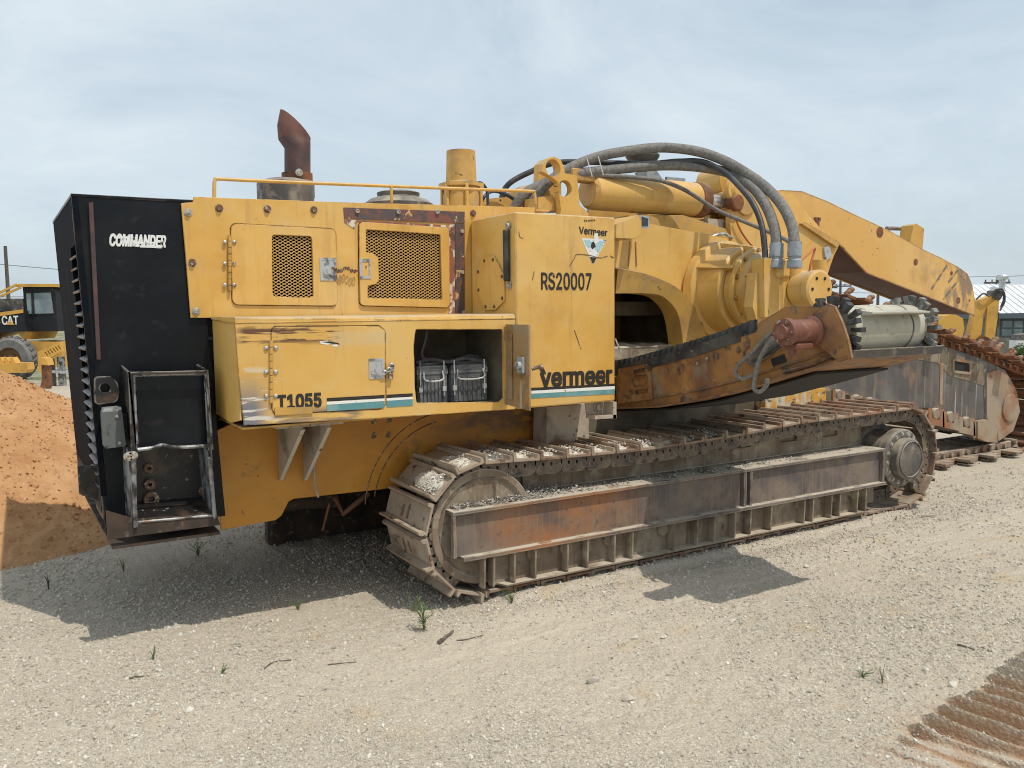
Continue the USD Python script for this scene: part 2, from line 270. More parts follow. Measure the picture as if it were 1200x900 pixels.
mat('conveyor_side', (0.30, 0.145, 0.04), [dict(c=(0.16, 0.07, 0.03), s=2.6, lo=0.42, hi=0.60), dict(c=(0.40, 0.225, 0.07), s=3.6, lo=0.56, hi=0.72), dict(c=(0.065, 0.042, 0.032), s=11.0, lo=0.56, hi=0.66),
                    dict(c=(0.20, 0.165, 0.12), s=5.0, lo=0.55, hi=0.68, amt=0.8), dict(c=(0.40, 0.34, 0.25), s=4.0, lo=0.35, hi=0.6, up=True, amt=0.7), dict(c=(0.09, 0.045, 0.035), s=9.0, lo=0.4, hi=0.5, edge=0.016)],
    rough=0.6, bump=(40.0, 0.2, 0.005), bev=0.006)
mat('motor_red', (0.165, 0.062, 0.038), [dict(c=(0.15, 0.05, 0.035), s=9.0, lo=0.45, hi=0.62), dict(c=(0.22, 0.115, 0.075), s=14.0, lo=0.55, hi=0.7)], rough=0.6, bev=0.004)
mat('drum', (0.43, 0.41, 0.325), [dict(c=(0.31, 0.30, 0.235), s=3.0, lo=0.42, hi=0.62), dict(c=(0.30, 0.22, 0.10), s=4.0, lo=0.6, hi=0.75, amt=0.8), dict(c=(0.14, 0.135, 0.11), s=14.0, lo=0.62, hi=0.7)], rough=0.8, bump=(45.0, 0.2, 0.004), bev=0.006)
mat('rubber', (0.016, 0.017, 0.019), [dict(c=(0.07, 0.068, 0.062), s=5.0, lo=0.42, hi=0.64), dict(c=(0.3, 0.29, 0.25), s=22.0, lo=0.66, hi=0.72)], rough=0.55, bump=(60.0, 0.15, 0.003))
mat('rubber_dusty', (0.20, 0.20, 0.18), [dict(c=(0.07, 0.07, 0.065), s=16.0, lo=0.5, hi=0.6)], rough=0.85, bump=(40.0, 0.3, 0.005))
mat('hose', (0.135, 0.125, 0.115), [dict(c=(0.21, 0.198, 0.178), s=45.0, lo=0.40, hi=0.62), dict(c=(0.07, 0.066, 0.062), s=7.0, lo=0.54, hi=0.70, amt=0.7)], rough=0.75, bump=(90.0, 0.3, 0.004))
mat('hose_black', (0.03, 0.032, 0.036), [dict(c=(0.08, 0.08, 0.08), s=5.0, lo=0.45, hi=0.65)], rough=0.5)
mat('hose_fitting', (0.30, 0.335, 0.36), [dict(c=(0.20, 0.22, 0.24), s=20.0, lo=0.5, hi=0.6)], rough=0.55, metal=0.2, bev=0.003)
mat('chrome', (0.62, 0.63, 0.64), [dict(c=(0.4, 0.36, 0.3), s=12.0, lo=0.55, hi=0.7)], rough=0.28, metal=0.9)
mat('zinc', (0.45, 0.43, 0.38), [dict(c=(0.22, 0.13, 0.07), s=40.0, lo=0.52, hi=0.6)], rough=0.45, metal=0.5, bev=0.002)
mat('bolt_rust', (0.15, 0.08, 0.045), [dict(c=(0.4, 0.36, 0.28), s=45.0, lo=0.55, hi=0.62)], rough=0.7)
mat('grey_box', (0.115, 0.125, 0.12), [dict(c=(0.03, 0.03, 0.03), s=9.0, lo=0.56, hi=0.64)], rough=0.5, bev=0.004)
mat('worn_steel', (0.30, 0.31, 0.31), [dict(c=(0.04, 0.038, 0.036), s=8.0, lo=0.46, hi=0.58), dict(c=(0.16, 0.09, 0.055), s=6.0, lo=0.55, hi=0.68)], rough=0.4, metal=0.4, bev=0.004)
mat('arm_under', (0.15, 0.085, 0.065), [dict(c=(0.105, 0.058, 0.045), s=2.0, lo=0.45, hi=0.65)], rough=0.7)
mat('pale_steel', (0.42, 0.36, 0.285), [dict(c=(0.20, 0.16, 0.12), s=5.0, lo=0.5, hi=0.68), dict(c=(0.10, 0.06, 0.04), s=14.0, lo=0.63, hi=0.68)], rough=0.7, bev=0.005)
mat('peeling', (0.50, 0.45, 0.37), [dict(c=(0.55, 0.29, 0.045), s=4.0, lo=0.42, hi=0.48, stretch=(1.5, 1.5, 0.7)), dict(c=(0.10, 0.085, 0.075), s=14.0, lo=0.56, hi=0.62), dict(c=(0.62, 0.57, 0.47), s=9.0, lo=0.58, hi=0.64)], rough=0.7)
mat('battery', (0.06, 0.063, 0.066), [dict(c=(0.17, 0.17, 0.165), s=7.0, lo=0.42, hi=0.62), dict(c=(0.30, 0.30, 0.28), s=9.0, lo=0.35, hi=0.55, up=True)], rough=0.6, bev=0.004)
mat('galv', (0.50, 0.51, 0.51), [dict(c=(0.2, 0.2, 0.2), s=18.0, lo=0.52, hi=0.62)], rough=0.45, metal=0.6)
mat('door_inner', (0.36, 0.20, 0.06), [dict(c=(0.26, 0.22, 0.17), s=3.0, lo=0.42, hi=0.62), dict(c=(0.17, 0.095, 0.04), s=5.0, lo=0.52, hi=0.68), dict(c=(0.40, 0.36, 0.30), s=6.0, lo=0.58, hi=0.68, stretch=(2, 2, 0.4))], rough=0.65, bev=0.005)
mat('ink_black', (0.022, 0.018, 0.014), [dict(c=(0.5, 0.28, 0.06), s=26.0, lo=0.66, hi=0.69)], rough=0.5)
mat('ink_white', (0.74, 0.74, 0.70), [dict(c=(0.35, 0.28, 0.16), s=24.0, lo=0.66, hi=0.70)], rough=0.5)
mat('ink_teal', (0.10, 0.255, 0.27), [dict(c=(0.22, 0.36, 0.36), s=6.0, lo=0.45, hi=0.7), dict(c=(0.5, 0.3, 0.08), s=22.0, lo=0.67, hi=0.70)], rough=0.5)
mat('ink_pale_teal', (0.34, 0.52, 0.56), rough=0.5)
mat('decal_white', (0.70, 0.71, 0.70), [dict(c=(0.05, 0.05, 0.055), s=38.0, lo=0.60, hi=0.64)], rough=0.5)
mat('orange_wire', (0.42, 0.13, 0.03), rough=0.6)
mat('glass_dark', (0.03, 0.04, 0.045), rough=0.08)
mat('cab_glass', (0.16, 0.20, 0.22), [dict(c=(0.30, 0.34, 0.35), s=1.5, lo=0.45, hi=0.65)], rough=0.08)
mat('tyre', (0.17, 0.165, 0.155), [dict(c=(0.10, 0.098, 0.095), s=3.0, lo=0.45, hi=0.65)], rough=0.85, bump=(20.0, 0.2, 0.01))
mat('rim_brown', (0.22, 0.12, 0.06), rough=0.8)
mat('roof_metal', (0.72, 0.74, 0.75), [dict(c=(0.60, 0.61, 0.60), s=0.8, lo=0.45, hi=0.65)], rough=0.4)
mat('slate_trim', (0.075, 0.10, 0.115), rough=0.6)
mat('wood_pole', (0.10, 0.085, 0.07), rough=0.9)
mat('wire', (0.05, 0.05, 0.052), rough=0.7)
mat('leaf', (0.065, 0.115, 0.028), [dict(c=(0.12, 0.17, 0.05), s=30.0, lo=0.45, hi=0.6)], rough=0.6)
mat('leaf_dark', (0.022, 0.038, 0.014), [dict(c=(0.045, 0.07, 0.022), s=2.0, lo=0.45, hi=0.6)], rough=0.7)
mat('leaf_dry', (0.16, 0.15, 0.06), rough=0.7)
mat('twig', (0.14, 0.115, 0.09), [dict(c=(0.06, 0.05, 0.04), s=30.0, lo=0.5, hi=0.6)], rough=0.9)
mat('plastic_white', (0.62, 0.62, 0.60), rough=0.5)
mat('stone_wall', (0.27, 0.25, 0.21), [dict(c=(0.20, 0.19, 0.165), s=1.6, lo=0.42, hi=0.6), dict(c=(0.34, 0.31, 0.255), s=3.3, lo=0.52, hi=0.65)], rough=0.9, bump=(9.0, 0.4, 0.03))
mat('gravel_white', (0.62, 0.58, 0.51), [dict(c=(0.46, 0.43, 0.36), s=25.0, lo=0.45, hi=0.6)], rough=0.9)
mat('gravel_tan', (0.49, 0.435, 0.355), [dict(c=(0.42, 0.36, 0.285), s=18.0, lo=0.45, hi=0.6)], rough=0.95)
mat('gravel_grey', (0.38, 0.345, 0.295), [dict(c=(0.46, 0.42, 0.36), s=20.0, lo=0.5, hi=0.65)], rough=0.95)
mat('rut_clod', (0.30, 0.18, 0.10), [dict(c=(0.42, 0.33, 0.24), s=9.0, lo=0.45, hi=0.6)], rough=0.95)
mat('dirt_red', (0.43, 0.235, 0.11), [dict(c=(0.50, 0.30, 0.155), s=2.2, lo=0.45, hi=0.68), dict(c=(0.36, 0.185, 0.085), s=7.0, lo=0.5, hi=0.66, amt=0.7), dict(c=(0.56, 0.36, 0.20), s=24.0, lo=0.60, hi=0.68, amt=0.7)],
    rough=0.95, bump=(30.0, 0.5, 0.03), spec=0.1)
mat('dust_dark', (0.13, 0.12, 0.105), [dict(c=(0.30, 0.28, 0.24), s=9.0, lo=0.5, hi=0.6)], rough=0.95)
mat('yellow_mesh', (0.66, 0.42, 0.14), rough=0.5)
mat('mark_grey', (0.16, 0.135, 0.12), [dict(c=(0.45, 0.26, 0.08), s=14.0, lo=0.5, hi=0.56)], rough=0.6)
mat('black_matte', (0.007, 0.009, 0.013), [dict(c=(0.03, 0.022, 0.018), s=3.0, lo=0.5, hi=0.7, amt=0.6)], rough=0.85, spec=0.06)
mat('brown_black', (0.036, 0.026, 0.019), [dict(c=(0.075, 0.045, 0.028), s=5.0, lo=0.45, hi=0.65), dict(c=(0.22, 0.17, 0.12), s=14.0, lo=0.58, hi=0.66, amt=0.6)], rough=0.8)
mat('frame_shaded_yellow', (0.50, 0.225, 0.022), [dict(c=(0.40, 0.175, 0.02), s=1.8, lo=0.45, hi=0.68), dict(c=(0.56, 0.29, 0.05), s=3.0, lo=0.52, hi=0.7, amt=0.7), dict(c=(0.16, 0.10, 0.05), s=5.0, lo=0.60, hi=0.72, amt=0.7),  # yellow paint deepened, so the plate's shade sits in its colour
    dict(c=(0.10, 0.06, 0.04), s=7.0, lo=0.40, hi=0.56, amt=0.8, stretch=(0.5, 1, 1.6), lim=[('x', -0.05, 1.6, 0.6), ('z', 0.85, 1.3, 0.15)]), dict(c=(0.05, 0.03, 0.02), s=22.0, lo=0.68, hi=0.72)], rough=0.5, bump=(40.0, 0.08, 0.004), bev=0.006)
mat('loader_black', (0.012, 0.013, 0.016), [dict(c=(0.04, 0.04, 0.04), s=1.5, lo=0.5, hi=0.7)], rough=0.5, spec=0.3)
mat('yellow_arm', (0.625, 0.352, 0.09), [dict(c=(0.66, 0.42, 0.15), s=1.0, lo=0.42, hi=0.66, amt=0.8), dict(c=(0.44, 0.24, 0.07), s=2.4, lo=0.52, hi=0.72, amt=0.6), dict(c=(0.38, 0.22, 0.08), s=8.0, lo=0.58, hi=0.74, stretch=(2, 2, 0.15), amt=0.5),
    dict(c=(0.20, 0.135, 0.095), s=4.0, lo=0.46, hi=0.56, stretch=(1.5, 1, 0.8), amt=0.85, lim=[('x', 6.25, 9.0, 0.9)]), dict(c=(0.10, 0.05, 0.028), s=17.0, lo=0.67, hi=0.72), dict(c=(0.13, 0.07, 0.045), s=4.0, lo=0.36, hi=0.5, edge=0.03)], rough=0.45, wave=(2.5, 0.15, 0.05), bump=(45.0, 0.08, 0.004), bev=0.006)

# ================================================================== the ground
def graded(fine0, fine1, step, lo, hi, grow=1.16):
    a = list(np.arange(fine0, fine1, step)); s, x = step, a[0]
    left = []
    while x > lo: s *= grow; x -= s; left.append(x)
    s, x, right = step, a[-1], []
    while x < hi: s *= grow; x += s; right.append(x)
    return np.array(left[::-1] + a + right)
RUT_K = 0.13
def smooth(t): t = np.clip(t, 0, 1); return t * t * (3 - 2 * t)
def ground_z(x, y, fine=True, soil=False):
    x, y = np.asarray(x, float), np.asarray(y, float); p = np.stack([x, y, 0 * x], -1)
    d = np.hypot(x - C[0], y - C[1])
    z = -1.7 * smooth((d - 22) / 38.0)
    z = z + 0.05 * (meshkit.fbm(p * 0.5, 3, 3) - 0.5) * smooth((d - 1) / 3) * np.where((y > -0.6) & (y < 3.2) & (x > -1) & (x < 5.5), 0.25, 1.0)
    # a low bank that the front of the track stands against, and windrows of loose gravel
    z = z + 0.022 * np.exp(-((y + 0.26 + 0.03 * x) / 0.18) ** 2) * smooth((x + .4) / .6) * (x < 5.5) * (0.4 + meshkit.noise(p * 3.0, 4))
    z = z + 0.036 * smooth((y + 0.14) / 0.10) * smooth((0.9 - y) / 0.3) * smooth((x - 0.12) / 0.2) * smooth((4.6 - x) / 0.3)
    edge = -2.40 + 0.126 * (x - 0.7) + 0.05 * (meshkit.noise(p * 4.0, 21) - 0.5)
    w = smooth((edge + 0.05 - y) / 0.07) * smooth((x - 0.15) / 0.6)
    if fine:
        z = z + (1 - 0.92 * w) * ((meshkit.fbm(p * 9.0, 3, 8) - 0.5) * 0.020 + (meshkit.noise(p * 42.0, 5) - 0.5) * 0.009)
    # marks pressed by a crawler track
    edge = -2.40 + 0.126 * (x - 0.7) + 0.05 * (meshkit.noise(p * 4.0, 21) - 0.5)
    w = smooth((edge + 0.05 - y) / 0.07) * smooth((x - 0.15) / 0.6)
    ph = (x + RUT_K * (y + 2.3) + 0.012 * (meshkit.fbm(p * 2.2, 2, 22) - 0.5) * 2) / 0.128
    saw = (ph - np.floor(ph)); prof = np.where(saw < 0.11, saw / 0.11, (1 - saw) / 0.89) ** 1.7
    amp = 0.12 + 1.15 * smooth((meshkit.fbm(p * np.array([1.6, 2.4, 1]), 2, 23) - 0.3) / 0.3)
    z = z + w * (0.070 * (prof - 0.5) * amp + 0.020 * (meshkit.fbm(p * np.array([9, 4, 1]), 3, 24) - 0.5))
    return (z, w * np.clip((saw > 0.90) * 1.0 + (saw < 0.10) * 1.0 + 0.8 * (0.62 - saw) * (saw > .3) , 0, 1) * np.clip(2.2 * meshkit.fbm(p * np.array([3.0, 1.6, 1]), 3, 29) - 0.35, 0, 1)) if soil else z  # soil mask also tints the steep rut faces, painting in their shade
gx = graded(-3.6, 2.6, 0.0125, -70, 900); gx = np.concatenate([gx[gx < 0.2], np.arange(0.2, 2.15, 0.0048), gx[gx > 2.152]])
gx, gy = gx, graded(-3.0, 0.8, 0.0125, -60, 900)
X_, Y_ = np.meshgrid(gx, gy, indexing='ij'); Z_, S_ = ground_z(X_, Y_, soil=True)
nx, ny = X_.shape; idx = np.arange(nx * ny).reshape(nx, ny)
q = np.stack([idx[:-1, :-1], idx[1:, :-1], idx[1:, 1:], idx[:-1, 1:]], -1).reshape(-1, 4)
# procedural ground colour: pale crushed limestone, fines, tan dust, orange soil in the track marks with rut shade painted in, grass far off
def ground_material():
    nd = {'geo': ('geometry', {}), 'p': ('principled_bsdf', {'roughness': 0.95, 'specular_ior_level': 0.15}), 'sx': ('separate_xyz', {}),
          'v1': ('voronoi_texture', {'scale': 62.0, 'feature': 'f1'}), 'v2': ('voronoi_texture', {'scale': 150.0, 'feature': 'f1'}),
          'sv': ('separate_color', {}), 'cr': ('rgb_ramp', {'ramp': [(0.0, (0.31, 0.262, 0.20)), (0.35, (0.38, 0.33, 0.258)), (0.7, (0.43, 0.38, 0.305)), (1.0, (0.56, 0.51, 0.43))]}),
          'n0': ('noise_texture', {'scale': 1.0, 'detail': 5.0, 'roughness': 0.6}), 'r0': ('map_range', {'from_min': 0.40, 'from_max': 0.66, 'to_max': 0.72, 'clamp': True}), 'fines': ('mix_color', {'b': (0.425, 0.37, 0.293)}), 'md': ('mapping', {'scale': (0.35, 1.3, 1.0), 'rotation': (0, 0, 0.12)}),
          'n1': ('noise_texture', {'scale': 0.55, 'detail': 4.0}), 'r1': ('map_range', {'from_min': 0.48, 'from_max': 0.70, 'to_max': 0.55, 'clamp': True}), 'pale': ('mix_color', {'b': (0.50, 0.445, 0.365)}),
          'n2': ('noise_texture', {'scale': 2.6, 'detail': 5.0}), 'r2': ('map_range', {'from_min': 0.60, 'from_max': 0.72, 'to_max': 0.6, 'clamp': True}), 'tan': ('mix_color', {'b': (0.42, 0.325, 0.20)}),
          'n3': ('noise_texture', {'scale': 4.5, 'detail': 6.0, 'roughness': 0.65}), 'r3': ('map_range', {'from_min': 0.44, 'from_max': 0.60, 'to_max': 0.55, 'clamp': True}),
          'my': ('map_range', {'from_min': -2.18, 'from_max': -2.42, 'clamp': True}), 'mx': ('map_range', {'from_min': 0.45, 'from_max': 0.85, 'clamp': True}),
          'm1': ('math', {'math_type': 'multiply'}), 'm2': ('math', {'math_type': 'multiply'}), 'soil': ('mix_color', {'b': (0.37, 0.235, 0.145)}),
          'dist': ('vector_math', {'math_type': 'length'}), 'far': ('map_range', {'from_min': 19.0, 'from_max': 27.0, 'clamp': True}), 'n4': ('noise_texture', {'scale': 0.6, 'detail': 5.0}),
          'r4': ('map_range', {'from_min': 0.38, 'from_max': 0.55, 'clamp': True}), 'm4': ('math', {'math_type': 'multiply'}), 'grass': ('mix_color', {'b': (0.12, 0.14, 0.06)}), 'at': ('attribute', {'attribute': 'soil'}), 'a5': ('math', {'math_type': 'add', 'use_clamp': True}),
          'b1': ('bump', {'strength': 0.5, 'distance': 0.012, 'invert': True}), 'b2': ('bump', {'strength': 0.35, 'distance': 0.006, 'invert': True})}
    lk = [('geo.position', 'sx.vector'), ('geo.position', 'v1.vector'), ('geo.position', 'v2.vector'), ('v2.color', 'sv.color'), ('sv.r', 'cr.fac'),
          ('geo.position', 'n0.vector'), ('n0.fac', 'r0.value'), ('r0.result', 'fines.fac'), ('cr.color', 'fines.a'),
          ('geo.position', 'md.vector'), ('md.vector', 'n1.vector'), ('n1.fac', 'r1.value'), ('r1.result', 'pale.fac'), ('fines.result', 'pale.a'),
          ('geo.position', 'n2.vector'), ('n2.fac', 'r2.value'), ('r2.result', 'tan.fac'), ('pale.result', 'tan.a'),
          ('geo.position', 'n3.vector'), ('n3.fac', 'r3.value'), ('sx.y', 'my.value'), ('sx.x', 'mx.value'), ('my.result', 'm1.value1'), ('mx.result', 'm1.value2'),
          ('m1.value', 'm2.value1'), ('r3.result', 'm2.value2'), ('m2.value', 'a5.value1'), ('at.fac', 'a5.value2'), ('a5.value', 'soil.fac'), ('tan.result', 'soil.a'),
          ('geo.position', 'dist.vector1'), ('dist.value', 'far.value'), ('geo.position', 'n4.vector'), ('n4.fac', 'r4.value'), ('far.result', 'm4.value1'), ('r4.result', 'm4.value2'), ('m4.value', 'grass.fac'),
          ('soil.result', 'grass.a'), ('grass.result', 'p.base_color'), ('v1.distance', 'b1.height'), ('b1.normal', 'b2.normal'), ('v2.distance', 'b2.height'), ('b2.normal', 'p.normal')]
    M['ground'] = usdkit.material(stage, '/World/Looks/ground', nd, lk, surface='p.BSDF')
ground_material()
gpath = part('ground', (np.stack([X_, Y_, Z_], -1).reshape(-1, 3), q), 'ground', kind='structure', label='pale crushed limestone yard under and around the machine')
G_ = UsdGeom.Mesh(stage.GetPrimAtPath(gpath)); dzx, dzy = np.gradient(Z_, gx, axis=0), np.gradient(Z_, gy, axis=1); nn_ = np.stack([-dzx, -dzy, np.ones_like(Z_)], -1).reshape(-1, 3); nn_ /= np.linalg.norm(nn_, axis=1, keepdims=True)
G_.CreateNormalsAttr(Vt.Vec3fArray.FromNumpy(nn_.astype(np.float32))); G_.SetNormalsInterpolation('vertex')
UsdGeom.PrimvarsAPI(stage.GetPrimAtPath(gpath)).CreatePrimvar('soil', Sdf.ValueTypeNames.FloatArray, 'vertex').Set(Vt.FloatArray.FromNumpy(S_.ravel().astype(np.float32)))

# loose stones: many thousands, nobody could count them
def instancer(name, n_of, protos, label, category):
    pi = UsdGeom.PointInstancer.Define(stage, '/World/' + name); setdata(pi.GetPrim(), label, category, None, 'stuff')
    for k, (m, mt) in enumerate(protos):
        usdkit.mesh(stage, f'/World/{name}/stone_{k:03d}', m, M[mt]); pi.GetPrototypesRel().AddTarget(f'/World/{name}/stone_{k:03d}')
    pos, scl, quat, ids = n_of
    pi.CreatePositionsAttr(Vt.Vec3fArray.FromNumpy(pos.astype(np.float32))); pi.CreateScalesAttr(Vt.Vec3fArray.FromNumpy(scl.astype(np.float32)))
    pi.CreateOrientationsAttr(Vt.QuathArray([Gf.Quath(*map(float, x)) for x in quat])); pi.CreateProtoIndicesAttr(Vt.IntArray.FromNumpy(ids.astype(np.int32)))
def quats(n):
    q = rng.normal(size=(n, 4)); return q / np.linalg.norm(q, axis=1, keepdims=True)
protos = [(stone(1.0, 100 + k), ('gravel_white', 'gravel_tan', 'gravel_grey')[(0, 1, 1, 2, 0, 1)[k]]) for k in range(6)]
px = rng.uniform(-40, 1240, 230000); py = 470 + (940 - 470) * rng.uniform(0, 1, 230000) ** 0.7
pts = np.array([U(a, b, Z=0.0) for a, b in zip(px, py)])
dens = meshkit.fbm(pts * 1.3, 3, 31)
near = np.hypot(pts[:, 0] - C[0], pts[:, 1] - C[1])
keep = (near < 11) & (rng.uniform(0, 1, len(pts)) < np.clip((dens - 0.27) * 2.4, 0.12, 1)) & ~((pts[:, 1] < -2.45) & (pts[:, 0] > 0.7) & (rng.uniform(0, 1, len(pts)) < 0.8))
pts = pts[keep]; n = len(pts)
size = 0.0046 * np.exp(rng.normal(0, 0.5, n)) * np.clip(near[keep] / 4.5, 0.8, 2.0)
big = rng.uniform(0, 1, n) < 0.012; size[big] *= 2.0; size = np.minimum(size, 0.017)
pts[:, 2] = ground_z(pts[:, 0], pts[:, 1]) + size * 0.25
instancer('gravel', (pts, np.stack([size] * 3, 1), quats(n), rng.integers(0, 6, n)), protos, 'loose pale limestone gravel strewn over the yard', 'gravel')

# ------------------------------------------------------------------ the heap of red soil
def pile_z(x, y):
    p = np.stack([x, y, 0 * x], -1)
    r = np.sqrt(np.hypot((x + 4.2) / 4.2, (y - 5.8) / 3.78) ** 2 + 0.01) + 0.10 * (meshkit.fbm(p * 0.7, 3, 41) - 0.5)
    h = 2.36 * np.clip(1 - r, 0, 1)
    b = smooth(h / 0.12)
    return h - 0.05 + b * (0.12 * (meshkit.fbm(p * 3.2, 4, 42) - 0.5) + 0.07 * (meshkit.fbm(p * 9.0, 3, 43) - 0.5) + 0.05 * (meshkit.fbm(p * 26.0, 2, 44) - 0.5)), h
ax, ay = np.arange(-9.0, 0.2, 0.035), np.arange(1.9, 10.0, 0.035)
PX, PY = np.meshgrid(ax, ay, indexing='ij'); PZ, PH = pile_z(PX, PY)
i2 = np.arange(PX.size).reshape(PX.shape)
q2 = np.stack([i2[:-1, :-1], i2[1:, :-1], i2[1:, 1:], i2[:-1, 1:]], -1).reshape(-1, 4)
q2 = q2[(PH.ravel()[q2] > 0.0).any(1)]
used_v, inv = np.unique(q2, return_inverse=True)
part('soil_heap', (np.stack([PX, PY, PZ], -1).reshape(-1, 3)[used_v], inv.reshape(-1, 4)), 'dirt_red', smooth=True,
     label='heap of reddish orange crumbly soil behind the black end of the trencher', category='soil heap')
cx, cy = rng.uniform(-5, 0.0, 11000), rng.uniform(2.0, 7.0, 11000); cz, ch = pile_z(cx, cy); k = ch > 0.02
cs = 0.009 * np.exp(rng.normal(0, 0.55, k.sum()))
instancer('soil_clods', (np.stack([cx[k], cy[k], cz[k] + cs * 0.3], 1), np.stack([cs] * 3, 1), quats(k.sum()), rng.integers(0, 3, k.sum())),
          [(stone(1.0, 60 + j), 'dirt_red') for j in range(3)], 'loose clods of red soil on and below the heap', 'soil clods')

# ================================================================== the trencher
T = thing('trencher', 'long yellow crawler trencher with black radiator end and rusty tracks', 'trencher')
def tp(name, m, mt, parent=None, smooth=False, **k): return part(name, m, mt, parent or T, smooth, **k)
YH, YB = 0.68, 0.08                      # side plane of the engine hood; of the boxes that stand out from it
def P(px, py, Y): return U(px, py, Y=Y)

# ---------------------------------------------------------------- black radiator end
z_t = 2.44
side = Polygon([(-1.965, z_t), (-1.33, z_t + 0.005), (-1.30, 1.80), (-1.24, 0.60), (-1.885, 0.575), (-1.895, 0.76), (-1.965, 2.30)])
hood = tp('radiator_hood', slab(side, YH, YH + 0.012), 'black_paint', label='black side sheet of the radiator end')
tp('hood_core', cat(box(-1.90, -1.26, YH + 0.03, 2.22, 0.70, 2.40)), 'dark', hood)
tp('top_sheet', box(-1.968, -1.30, YH - 0.004, 2.25, z_t - 0.012, z_t + 0.003), 'black_paint', hood)
tp('floor_plate', box(-1.885, -1.33, YH - 0.27, 2.22, 0.56, 0.575), 'brown_black', hood)
tp('floor_skirt', slab(poly([(124, 598), (158, 608), (254, 602), (258, 615), (126, 632)], YH - .28), YH - .285, YH - .275), 'brown_black', hood)
# end face with its louvred grille
def xe(z): return -1.965 + (2.44 - z) / 1.87 * 0.075
def endbox(y0, y1, z0, z1, t0, t1, mt, name):
    m = hull([(xe(z) + t, y, z) for z in (z0, z1) for y in (y0, y1) for t in (t0, t1)]); return tp(name, m, mt, hood)
endbox(YH - .002, 0.70, 0.80, z_t, -0.0, 0.03, 'black_matte', 'end_frame')
endbox(1.08, 2.25, 0.72, z_t, -0.0, 0.03, 'black_matte', 'end_frame')
endbox(0.70, 1.08, 2.18, z_t, -0.0, 0.03, 'black_matte', 'end_frame')
endbox(0.70, 1.08, 0.66, 0.80, -0.0, 0.03, 'black_worn', 'end_frame')
for i in range(21):
    z = 0.86 + i * 0.0635
    m = hull([(xe(z) + a, y, z + b) for y in (0.702, 1.08) for a, b in ((-0.012, -0.012), (-0.004, -0.020), (0.07, 0.040), (0.074, 0.034))])
    tp('louvre_slat', m, 'black_worn', hood)
# lifting ear and its rusty edge bar
tp('edge_bar', hull([p for q in [P(103.5, 238, YH), P(108.5, 238, YH), P(117.5, 421, YH), P(113, 421, YH)] for p in (q, q + [0, -0.03, 0])]), 'exhaust', hood, label='rusty square bar welded down the edge')
lug = poly([(109, 441), (128, 440), (136, 447), (139, 458), (136, 470), (110, 474)], YH, 0.02)
hole = P(122, 454, YH); lug = lug.difference(Point(hole[0], hole[2]).buffer(0.025))
tp('lifting_lug', slab(lug, YH - 0.05, YH - 0.002), 'black_worn', hood)
tp('end_foot', slab(poly([(90, 545), (122, 545), (122, 590), (92, 577)], 0.9), 0.85, 0.88), 'black_worn', hood)
gb = poly([(120, 483), (143, 481), (148, 523), (123, 526)], 0.55, 0.01)
jb = tp('junction_box', slab(gb, 0.55, YH - 0.002), 'grey_box', label='grey electrical box screwed on')
tp('box_lid', slab(poly([(122, 479), (142, 477), (143, 481), (121, 484)], 0.55), 0.56, YH - 0.01), 'galv', jb)
for a, b in ((137, 488), (140, 519)): tp('screw', cyl(P(a, b, 0.55) + [0, -0.008, 0], P(a, b, 0.55), 0.009, 10), 'zinc', jb)
# "COMMANDER" decal, smeared white letters
p0, p1 = P(127.5, 288, YH), P(194, 289.5, YH)
tp('decal_lettering', text('COMMANDER', p1[0] - p0[0], 0.070, (p0[0], p0[2] - .003), YH - 0.0015, 0.0025, True, 0.12, 0, 0.0018), 'decal_white', hood, label='white COMMANDER lettering')
tp('decal_smear', cat(*[slab(poly(q, YH), YH - 0.0036, YH - 0.0012) for q in ([(136, 277), (150, 277), (151, 279.5), (137, 279.5)], [(152, 283), (180, 283.5), (180, 285.5), (153, 285)], [(163, 287.5), (191, 288.5), (189, 291), (164, 290)])]), 'decal_white', hood)
# step box hung on the lower hood
YS = 0.40
sp = tp('step_box', slab(poly([(150, 436), (242, 434), (254, 612), (158, 620)], YS).difference(poly([(158, 441), (239, 439), (248, 603), (161, 611)], YS)), YS, YS + 0.014), 'black_worn', label='black step box with bright worn edges')
stl, st_r = P(150, 436, YS), P(242, 434, YS)
bl, br = P(158, 618, YS), P(254, 611, YS)
def cheek(a, b, w=0.010): return hull([p for q in (a, b) for dx in (0, w) for p in ((q[0] + dx, q[1], q[2]), (q[0] + dx, YH - 0.002, q[2] + 0.02))])
tp('cheek_plate', cheek(stl, P(159, 527, YS)), 'black_worn', sp); tp('cheek_plate', cheek(P(152, 530, YS), bl), 'worn_steel', sp)
tp('cheek_plate', cheek(st_r, P(248, 527, YS)), 'black_worn', sp); tp('cheek_plate', cheek(P(243, 528, YS), P(250, 611, YS)), 'worn_steel', sp)
tp('upper_back', slab(poly([(158, 441), (239, 439), (245, 521), (163, 524)], 0.46), 0.46, 0.47), 'black_paint', sp)
tp('lower_back', box(bl[0] - 0.01, br[0] + 0.01, YH - 0.02, YH - 0.004, bl[2], 1.25), 'black_worn', sp)
tp('step_tread', hull([p for q in (P(158, 612, YS), P(250, 604, YS)) for p in ((q[0], YS, q[2]), (q[0], YS, q[2] + 0.012), (q[0], YH, q[2] + 0.05), (q[0], YH, q[2] + 0.062))]), 'black_worn', sp)
e = spline([P(161, 527, YS - 0.01), P(180, 524.5, YS - 0.01), P(190, 521.5, YS - 0.016), P(204, 524, YS - 0.008), P(225, 523.5, YS - 0.01), P(246, 522, YS - 0.01)], 5)
